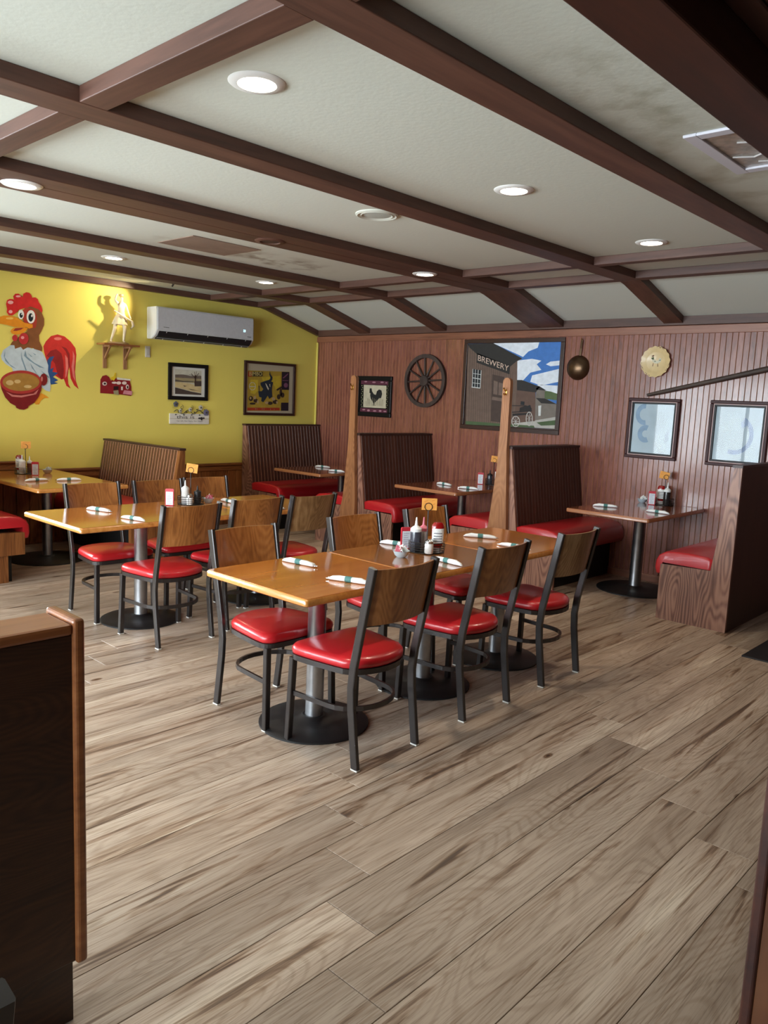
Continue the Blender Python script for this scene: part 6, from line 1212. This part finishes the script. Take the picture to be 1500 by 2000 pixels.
def skin_body(name, verts, edges, radii, mat, parent):
    me = bpy.data.meshes.new(name); me.from_pydata(verts, edges, [])
    o = bpy.data.objects.new(name, me); COL.objects.link(o)
    md = o.modifiers.new('skin', 'SKIN'); sb = o.modifiers.new('sub', 'SUBSURF'); sb.levels = 2; sb.render_levels = 2
    md.use_smooth_shade = True
    for i, r in enumerate(radii): me.skin_vertices[0].data[i].radius = (r, r)
    me.skin_vertices[0].data[0].use_root = True
    bpy.context.view_layer.update()
    dg = bpy.context.evaluated_depsgraph_get()
    ne = bpy.data.meshes.new_from_object(o.evaluated_get(dg))
    bpy.data.objects.remove(o)
    ne.materials.clear(); ne.materials.append(mat); ne.name = name
    for p in ne.polygons: p.use_smooth = True
    q = bpy.data.objects.new(name, ne); COL.objects.link(q); q.parent = parent
    return q
V = [(0, 0.02, 0.27), (0, 0.03, 0.33), (0.002, 0.035, 0.385), (0.005, 0.03, 0.43), (0.012, 0.028, 0.455), (0.016, 0.026, 0.485),      # pelvis, waist, chest, neck, head
     (0.005, -0.025, 0.255), (0.018, -0.05, 0.16), (0.0, -0.085, 0.03), (0.03, -0.095, 0.024),                                            # left leg striding
     (0.005, 0.055, 0.25), (0.02, 0.06, 0.15), (0.012, 0.05, 0.03), (0.045, 0.05, 0.024),                                                 # right leg
     (0.005, -0.012, 0.415), (0.012, -0.045, 0.445), (0.018, -0.03, 0.495), (0.018, -0.02, 0.51),                                         # raised arm
     (0.005, 0.075, 0.41), (0.018, 0.095, 0.345), (0.04, 0.11, 0.28), (0.05, 0.115, 0.262)]                                              # lowered arm
Ed = [(0, 1), (1, 2), (2, 3), (3, 4), (4, 5), (0, 6), (6, 7), (7, 8), (8, 9), (0, 10), (10, 11), (11, 12), (12, 13), (2, 14), (14, 15), (15, 16), (16, 17), (2, 18), (18, 19), (19, 20), (20, 21)]
Rr = [0.034, 0.028, 0.036, 0.016, 0.019, 0.020, 0.026, 0.019, 0.011, 0.008, 0.026, 0.019, 0.011, 0.008, 0.016, 0.013, 0.010, 0.008, 0.016, 0.012, 0.009, 0.007]
skin_body('figure', V, Ed, Rr, M_PLASTER, t)
b = BM(); rings = []
for z, rx, ry, cy, w in ((0.31, 0.037, 0.042, 0.025, 0.0), (0.28, 0.045, 0.056, 0.02, 0.004), (0.24, 0.05, 0.070, 0.014, 0.007), (0.20, 0.05, 0.078, 0.008, 0.009)):
    rings.append([b.verts.new((0.006 + (rx + w * math.sin(7 * a)) * math.cos(a), cy + (ry + w * math.sin(7 * a)) * math.sin(a), z)) for a in [2 * PI * k / 28 for k in range(28)]])
for A, B in zip(rings, rings[1:]):
    for k in range(28): b.faces.new((A[k], A[(k + 1) % 28], B[(k + 1) % 28], B[k]))
mk('drapery', b, M_PLASTER, t, True, 80)
b = BM(); tube(b, [(0.05, -0.075, 0.335), (0.056, 0.02, 0.285), (0.05, 0.125, 0.245)], [0.006, 0.012, 0.008], 8); tube(b, [(0.05, 0.125, 0.245), (0.035, 0.15, 0.20), (0.03, 0.12, 0.165)], [0.012, 0.016, 0.008], 8); mk('sash', b, M_PLASTER, t, True)
b = BM(); lathe(b, [(0.0, 0.0), (0.014, 0.004), (0.024, 0.015), (0.022, 0.03), (0.0, 0.038)], 14, (0.01, 0.026, 0.478)); mk('hair', b, flat('statuette hair', (196, 172, 130), 0.6), t, True)

# family sign with metal flowers
t = thing('wall_sign', 'white wooden sign with metal flowers and script lettering under the landscape', 'sign', (XW, 5.117, 1.212))
b = BM(); box(b, 0, 0.016, -0.262, 0.262, 0.0, 0.058, 0.002); box(b, 0, 0.016, -0.262, 0.262, 0.060, 0.118, 0.002); mk('board', b, flat('sign whitewash', (214, 210, 200), 0.7, noise=0.08, nscale=14), t)
dk = flat('sign ink', (46, 44, 48), 0.6)
text_part('script_lettering', 'this is', dk, t, (0.0165, -0.175, 0.062), (0, 0.235, 0), (0, 0, 0.036))
b = BM()
for cy, cz, ry, rz_ in ((0.125, 0.068, 0.012, 0.010), (0.155, 0.066, 0.018, 0.016), (0.185, 0.070, 0.016, 0.009), (0.16, 0.052, 0.008, 0.010)):
    prism(b, [(cy + ry * math.cos(2 * PI * k / 8), cz + rz_ * math.sin(2 * PI * k / 8)) for k in range(8)], lambda u, v, d: (d, u, v), 0.016, 0.019)
mk('leaf_ornament', b, dk, t)
text_part('small_lettering', 'Our Life. Our Story. Our Home', dk, t, (0.0165, -0.175, 0.022), (0, 0.345, 0), (0, 0, 0.02))
vine = flat('flower metal', (52, 54, 44), 0.5)
b = BM(); tube(b, [(0.02, -0.21 + 0.42 * k / 20, 0.138 + 0.022 * math.sin(k * 0.9)) for k in range(21)], 0.004, 6)
for yy, zz in ((-0.11, 0.17), (0.02, 0.165)):
    tube(b, [(0.02, yy + (0.006 + 0.0016 * k) * math.cos(k * 0.6), zz + 0.02 + (0.006 + 0.0016 * k) * math.sin(k * 0.6)) for k in range(14)], 0.0025, 5)
for k in range(12):
    yy = -0.2 + k * 0.035; zz = 0.135 + 0.03 * ((k % 3) - 1)
    prism(b, [(yy, zz), (yy + 0.014, zz + 0.008), (yy + 0.026, zz), (yy + 0.014, zz - 0.008)], lambda u, v, d: (d, u, v), 0.018, 0.021)
mk('vine', b, vine, t)
for yy, zz, r, c in ((-0.19, 0.222, 0.034, (92, 96, 110)), (0.215, 0.135, 0.04, (110, 106, 130)), (0.14, 0.19, 0.032, (190, 186, 170)), (-0.13, 0.15, 0.024, (186, 182, 168)), (0.0, 0.165, 0.026, (190, 186, 170))):
    b = BM()
    for k in range(5):
        a = 2 * PI * k / 5 + 0.3
        lathe(b, [(0.0, 0.0), (r * 0.5, 0.004), (0.0, 0.01)], 10, (0, 0, 0))
        vs = b.verts[:][-12:]
        for v in vs:
            x, y, z = v.co; v.co = (0.02 + z, yy + r * 0.5 * math.cos(a) + x, zz + r * 0.5 * math.sin(a) + y)
        b.verts.ensure_lookup_table()
    fl = mk('flower', b, flat('petal %d %d %d' % c, c, 0.5), t, True)
    b = BM(); lathe(b, [(0.0, 0.0), (r * 0.28, 0.002), (0.0, 0.008)], 10)
    for v in b.verts: x, y, z = v.co; v.co = (0.031 + z, yy + x, zz + y)
    mk('flower_centre', b, vine, fl, True)

# brewery photograph
fnb = PY(0.0)
t = thing('brewery_photo', 'large dark-framed photo of an old wooden brewery on the beadboard wall', 'picture')
b = BM()
frame_ring(b, -5.42, -4.165, 1.31, 2.283, 0.045, fnb, 0, 0.02); mk('frame', b, M_BRNFRAME, t)
b = BM(); slab(b, -5.40, -4.185, 1.33, 2.265, fnb, 0, 0.004); mk('backing', b, M_BRNFRAME, t)
paint(t, BREWERY, fnb, 0.0004, 0.005)
text_part('brewery_lettering', 'BREWERY', flat('faded sign paint', (206, 180, 162), 0.7), t, fnb(-5.228, 2.056, 0.0125), (0.410, 0, -0.115), (0.0, 0, 0.060))
# black-framed rooster picture
t = thing('rooster_picture', 'black-framed print of a dark rooster beside the wagon wheel', 'picture')
b = BM(); frame_ring(b, -7.082, -6.478, 1.374, 1.868, 0.055, fnb, 0, 0.03, 0.008); mk('frame', b, M_BLKFRAME, t)
b = BM(); slab(b, -7.05, -6.51, 1.40, 1.84, fnb, 0, 0.008); mk('backing', b, M_BLKFRAME, t)
paint(t, ROOSTER_PICTURE, fnb, 0.0006, 0.009)

# wagon wheel
t = thing('wagon_wheel', 'dark wooden wagon wheel hung on the beadboard wall', 'wheel', (-5.957, YS, 1.824))
b = BM(); n = 48; Rg = []
for rr, dd in ((0.305, -0.01), (0.305, -0.042), (0.262, -0.042), (0.262, -0.01)):
    Rg.append([b.verts.new((rr * math.cos(2 * PI * k / n), dd, rr * math.sin(2 * PI * k / n))) for k in range(n)])
for A, B in zip(Rg, Rg[1:] + Rg[:1]):
    for k in range(n): b.faces.new((A[k], A[(k + 1) % n], B[(k + 1) % n], B[k]))
mk('rim', b, M_WHEEL, t, True, 30)
for k in range(12):
    a = 2 * PI * k / 12 + 0.06
    b = BM(); tube(b, [(0.05 * math.cos(a), -0.027, 0.05 * math.sin(a)), (0.15 * math.cos(a), -0.027, 0.15 * math.sin(a)), (0.268 * math.cos(a), -0.026, 0.268 * math.sin(a))], [0.013, 0.010, 0.009], 8)
    mk('spoke', b, M_WHEEL, t, True)
b = BM(); lathe(b, [(0.0, 0.0), (0.066, 0.0), (0.066, 0.045), (0.058, 0.055), (0.0, 0.058)], 16)
for v in b.verts: x, y, z = v.co; v.co = (x, -z, y)
mk('hub', b, M_WHEEL, t)

# copper ladle
t = thing('copper_ladle', 'round copper pan hanging by its long handle beside the brewery photo', 'pan', (-4.003, YS, 1.99))
b = BM(); prof = [(0.0, 0.075), (0.05, 0.07), (0.09, 0.052), (0.115, 0.024), (0.122, 0.002), (0.117, 0.002), (0.11, 0.022), (0.086, 0.046), (0.0, 0.066)]
lathe(b, prof, 32)
for v in b.verts: x, y, z = v.co; v.co = (x, -z - 0.004, y - 0.005)
mk('bowl', b, M_COPPER, t, True, 60)
b = BM(); bar(b, [(0.012, -0.012, 0.10), (0.020, -0.018, 0.18), (0.024, -0.012, 0.262)], 0.020, 0.007); mk('handle', b, M_COPPER, t)
b = BM(); tube(b, [(0.024, 0.0, 0.268), (0.024, -0.02, 0.266), (0.024, -0.024, 0.28)], 0.004, 6); mk('nail', b, M_BRASS, t)

# rooster plate
t = thing('wall_plate', 'cream plate with scalloped brown rim and painted rooster', 'plate', (-3.207, YS, 2.042))
b = BM(); n = 60; rings = []
for r, d in ((0.0, 0.012), (0.085, 0.012), (0.095, 0.016), (0.118, 0.024), (0.139, 0.030), (0.139, 0.026), (0.095, 0.008), (0.0, 0.004)):
    if r == 0: rings.append([b.verts.new((0, -d, 0))]); continue
    rings.append([b.verts.new(((r + (0.004 * math.sin(16 * 2 * PI * k / n) if r > 0.13 else 0)) * math.cos(2 * PI * k / n), -d, (r + (0.004 * math.sin(16 * 2 * PI * k / n) if r > 0.13 else 0)) * math.sin(2 * PI * k / n))) for k in range(n)])
for A, B in zip(rings, rings[1:]):
    for k in range(n):
        k2 = (k + 1) % n
        if len(A) == 1: b.faces.new((A[0], B[k], B[k2]))
        elif len(B) == 1: b.faces.new((A[k], A[k2], B[0]))
        else: b.faces.new((A[k], A[k2], B[k2], B[k]))
mk('dish', b, flat('cream glaze', (214, 188, 138), 0.4, coat=0.15, noise=0.06, nscale=25), t, True, 70)
b = BM()
for k in range(18):
    a = (1.0, 3.2, 4.0, 5.7)[k % 4] + (k // 4) * 0.13 + random.uniform(-0.04, 0.04); s = random.uniform(0.003, 0.006)
    prism(b, [(0.131 * math.cos(a) + s * math.cos(q), 0.131 * math.sin(a) + s * 0.7 * math.sin(q)) for q in [2 * PI * j / 7 for j in range(7)]], lambda u, v, d: (u, -d, v), 0.026, 0.0305)
mk('rim_marks', b, flat('brown glaze', (96, 40, 26), 0.3), t)
fp = lambda u, v, d: (u, -0.0122 - d, v)
paint(t, [('rooster_body', (206, 200, 176), [[(-0.045, 0.02), (-0.03, 0.0), (-0.01, -0.015), (0.02, -0.015), (0.045, 0.0), (0.05, 0.03), (0.03, 0.035), (0.02, 0.01), (-0.01, 0.015), (-0.025, 0.035), (-0.04, 0.04)]]),
          ('rooster_detail', (86, 92, 62), [[(-0.05, 0.035), (-0.035, 0.02), (-0.02, 0.02), (-0.025, 0.045)], [(0.025, 0.01), (0.045, 0.012), (0.04, 0.02)], [(-0.02, 0.0), (0.005, 0.002), (-0.01, 0.008)]]),
          ('rooster_comb', (90, 44, 30), [[(-0.048, 0.05), (-0.03, 0.062), (-0.02, 0.058), (-0.03, 0.045)], [(-0.03, -0.04), (-0.026, -0.012), (-0.022, -0.012), (-0.024, -0.04)], [(0.02, -0.045), (0.016, -0.014), (0.02, -0.014), (0.026, -0.042)]])], fp, 0.0005)

# long wooden pole
bm = BM(); a, c = Vector((-3.252, YS - 0.03, 1.738)), Vector((-1.45, YS - 0.03, 2.165))
tube(bm, [a, a + (c - a) * 0.08, a + (c - a) * 0.3, a + (c - a) * 0.65, c], [0.014, 0.019, 0.021, 0.026, 0.029], 12)
tag(mk('wooden_pole', bm, wood('old pole wood', [(44, 34, 30), (66, 52, 44), (84, 68, 58)], 'X', 9, 0.1, 0.6), None, True), 'long dark wooden pole hung at a slant above the framed pictures', 'pole')

# two cherry-framed pictures under glass
def glazed(label, u0, u1, v0, v1, swirl):
    t = thing('glazed_picture', label, 'picture')
    b = BM(); frame_ring(b, u0, u1, v0, v1, 0.030, fnb, 0, 0.028, 0.006); mk('outer_frame', b, M_CHERRY, t)
    b = BM(); frame_ring(b, u0 + 0.029, u1 - 0.029, v0 + 0.029, v1 - 0.029, 0.008, fnb, 0.0, 0.021, 0.002); mk('pale_fillet', b, flat('pale fillet', (190, 160, 156), 0.35), t)
    b = BM(); frame_ring(b, u0 + 0.036, u1 - 0.036, v0 + 0.036, v1 - 0.036, 0.018, fnb, 0.0, 0.019, 0.003); mk('inner_frame', b, M_BLKFRAME, t)
    b = BM(); slab(b, u0 + 0.04, u1 - 0.04, v0 + 0.04, v1 - 0.04, fnb, 0.0, 0.006); mk('print', b, flat('pale print', (176, 194, 204), 0.7, noise=0.12, nscale=4), t)
    paint(t, swirl, fnb, 0.0006, 0.006)
    b = BM(); slab(b, u0 + 0.045, u1 - 0.045, v0 + 0.045, v1 - 0.045, fnb, 0.0115, 0.0135); mk('glass', b, M_PGLASS, t)
    return t
def pic_glass():
    m, nt, b = newmat('picture glass')
    N, L = nt.nodes.new, nt.links.new
    tr = N('ShaderNodeBsdfTransparent'); gl = N('ShaderNodeBsdfGlossy'); gl.inputs['Roughness'].default_value = 0.01
    lw = N('ShaderNodeFresnel'); lw.inputs['IOR'].default_value = 1.22; mx = N('ShaderNodeMixShader')
    L(lw.outputs[0], mx.inputs[0]); L(tr.outputs[0], mx.inputs[1]); L(gl.outputs[0], mx.inputs[2]); L(mx.outputs[0], nt.nodes['Material Output'].inputs[0])
    return m
M_PGLASS = pic_glass()
def arc(cx, cy, r0, r1, a0, a1, n=14):
    A = [(cx + r1 * math.cos(a0 + (a1 - a0) * k / n), cy + r1 * 1.1 * math.sin(a0 + (a1 - a0) * k / n)) for k in range(n + 1)]
    B = [(cx + r0 * math.cos(a0 + (a1 - a0) * k / n), cy + r0 * 1.1 * math.sin(a0 + (a1 - a0) * k / n)) for k in range(n, -1, -1)]
    return A + B
glazed('left of the two cherry-framed glazed pictures, under the slanting pole', -3.434, -2.937, 1.150, 1.710,
       [('print_swirl', (140, 166, 190), [arc(-3.27, 1.56, 0.05, 0.09, 1.5, 4.9), arc(-3.25, 1.38, 0.03, 0.075, 1.2, 5.2)]), ('print_figure', (160, 176, 190), [[(-3.06, 1.38), (-3.03, 1.42), (-3.02, 1.33), (-3.06, 1.31)]])])
glazed('right of the two cherry-framed glazed pictures, behind the right bench back', -2.670, -2.168, 1.143, 1.712,
       [('print_swirl', (136, 156, 186), [arc(-2.44, 1.42, 0.12, 0.155, -1.9, 1.1)]), ('print_figure', (150, 170, 196), [[(-2.40, 1.53), (-2.36, 1.56), (-2.35, 1.5), (-2.39, 1.48)]])])

# lamp hidden high on the wall side of the nearest beam bay lights the statuette
l = bpy.data.lights.new('statuette_lamp', 'SPOT'); l.energy = 30; l.color = (1.0, 0.82, 0.52); l.spot_size = math.radians(62); l.spot_blend = 0.9; l.shadow_soft_size = 0.02
t = thing('accent_spotlight', 'small dark ceiling hook lamp between the beams near the yellow wall', 'spotlight', (-7.40, 4.62, ZC))
b = BM(); lathe(b, [(0.0, 0.0), (0.012, 0.0), (0.012, -0.012), (0.006, -0.016), (0.0, -0.016)], 14); mk('mount', b, M_BRONZE, t, True)
b = BM(); tube(b, [(0, 0, -0.014), (-0.005, -0.012, -0.03)], [0.007, 0.010], 10); mk('lamp_head', b, M_BRONZE, t, True)
lo = bpy.data.objects.new('lamp', l); COL.objects.link(lo); lo.parent = t; lo.location = (-0.007, -0.018, -0.04)
lo.rotation_euler = (Vector((XW, 3.98, 2.40)) - Vector((-7.41, 4.60, ZC - 0.04))).to_track_quat('-Z', 'Y').to_euler()
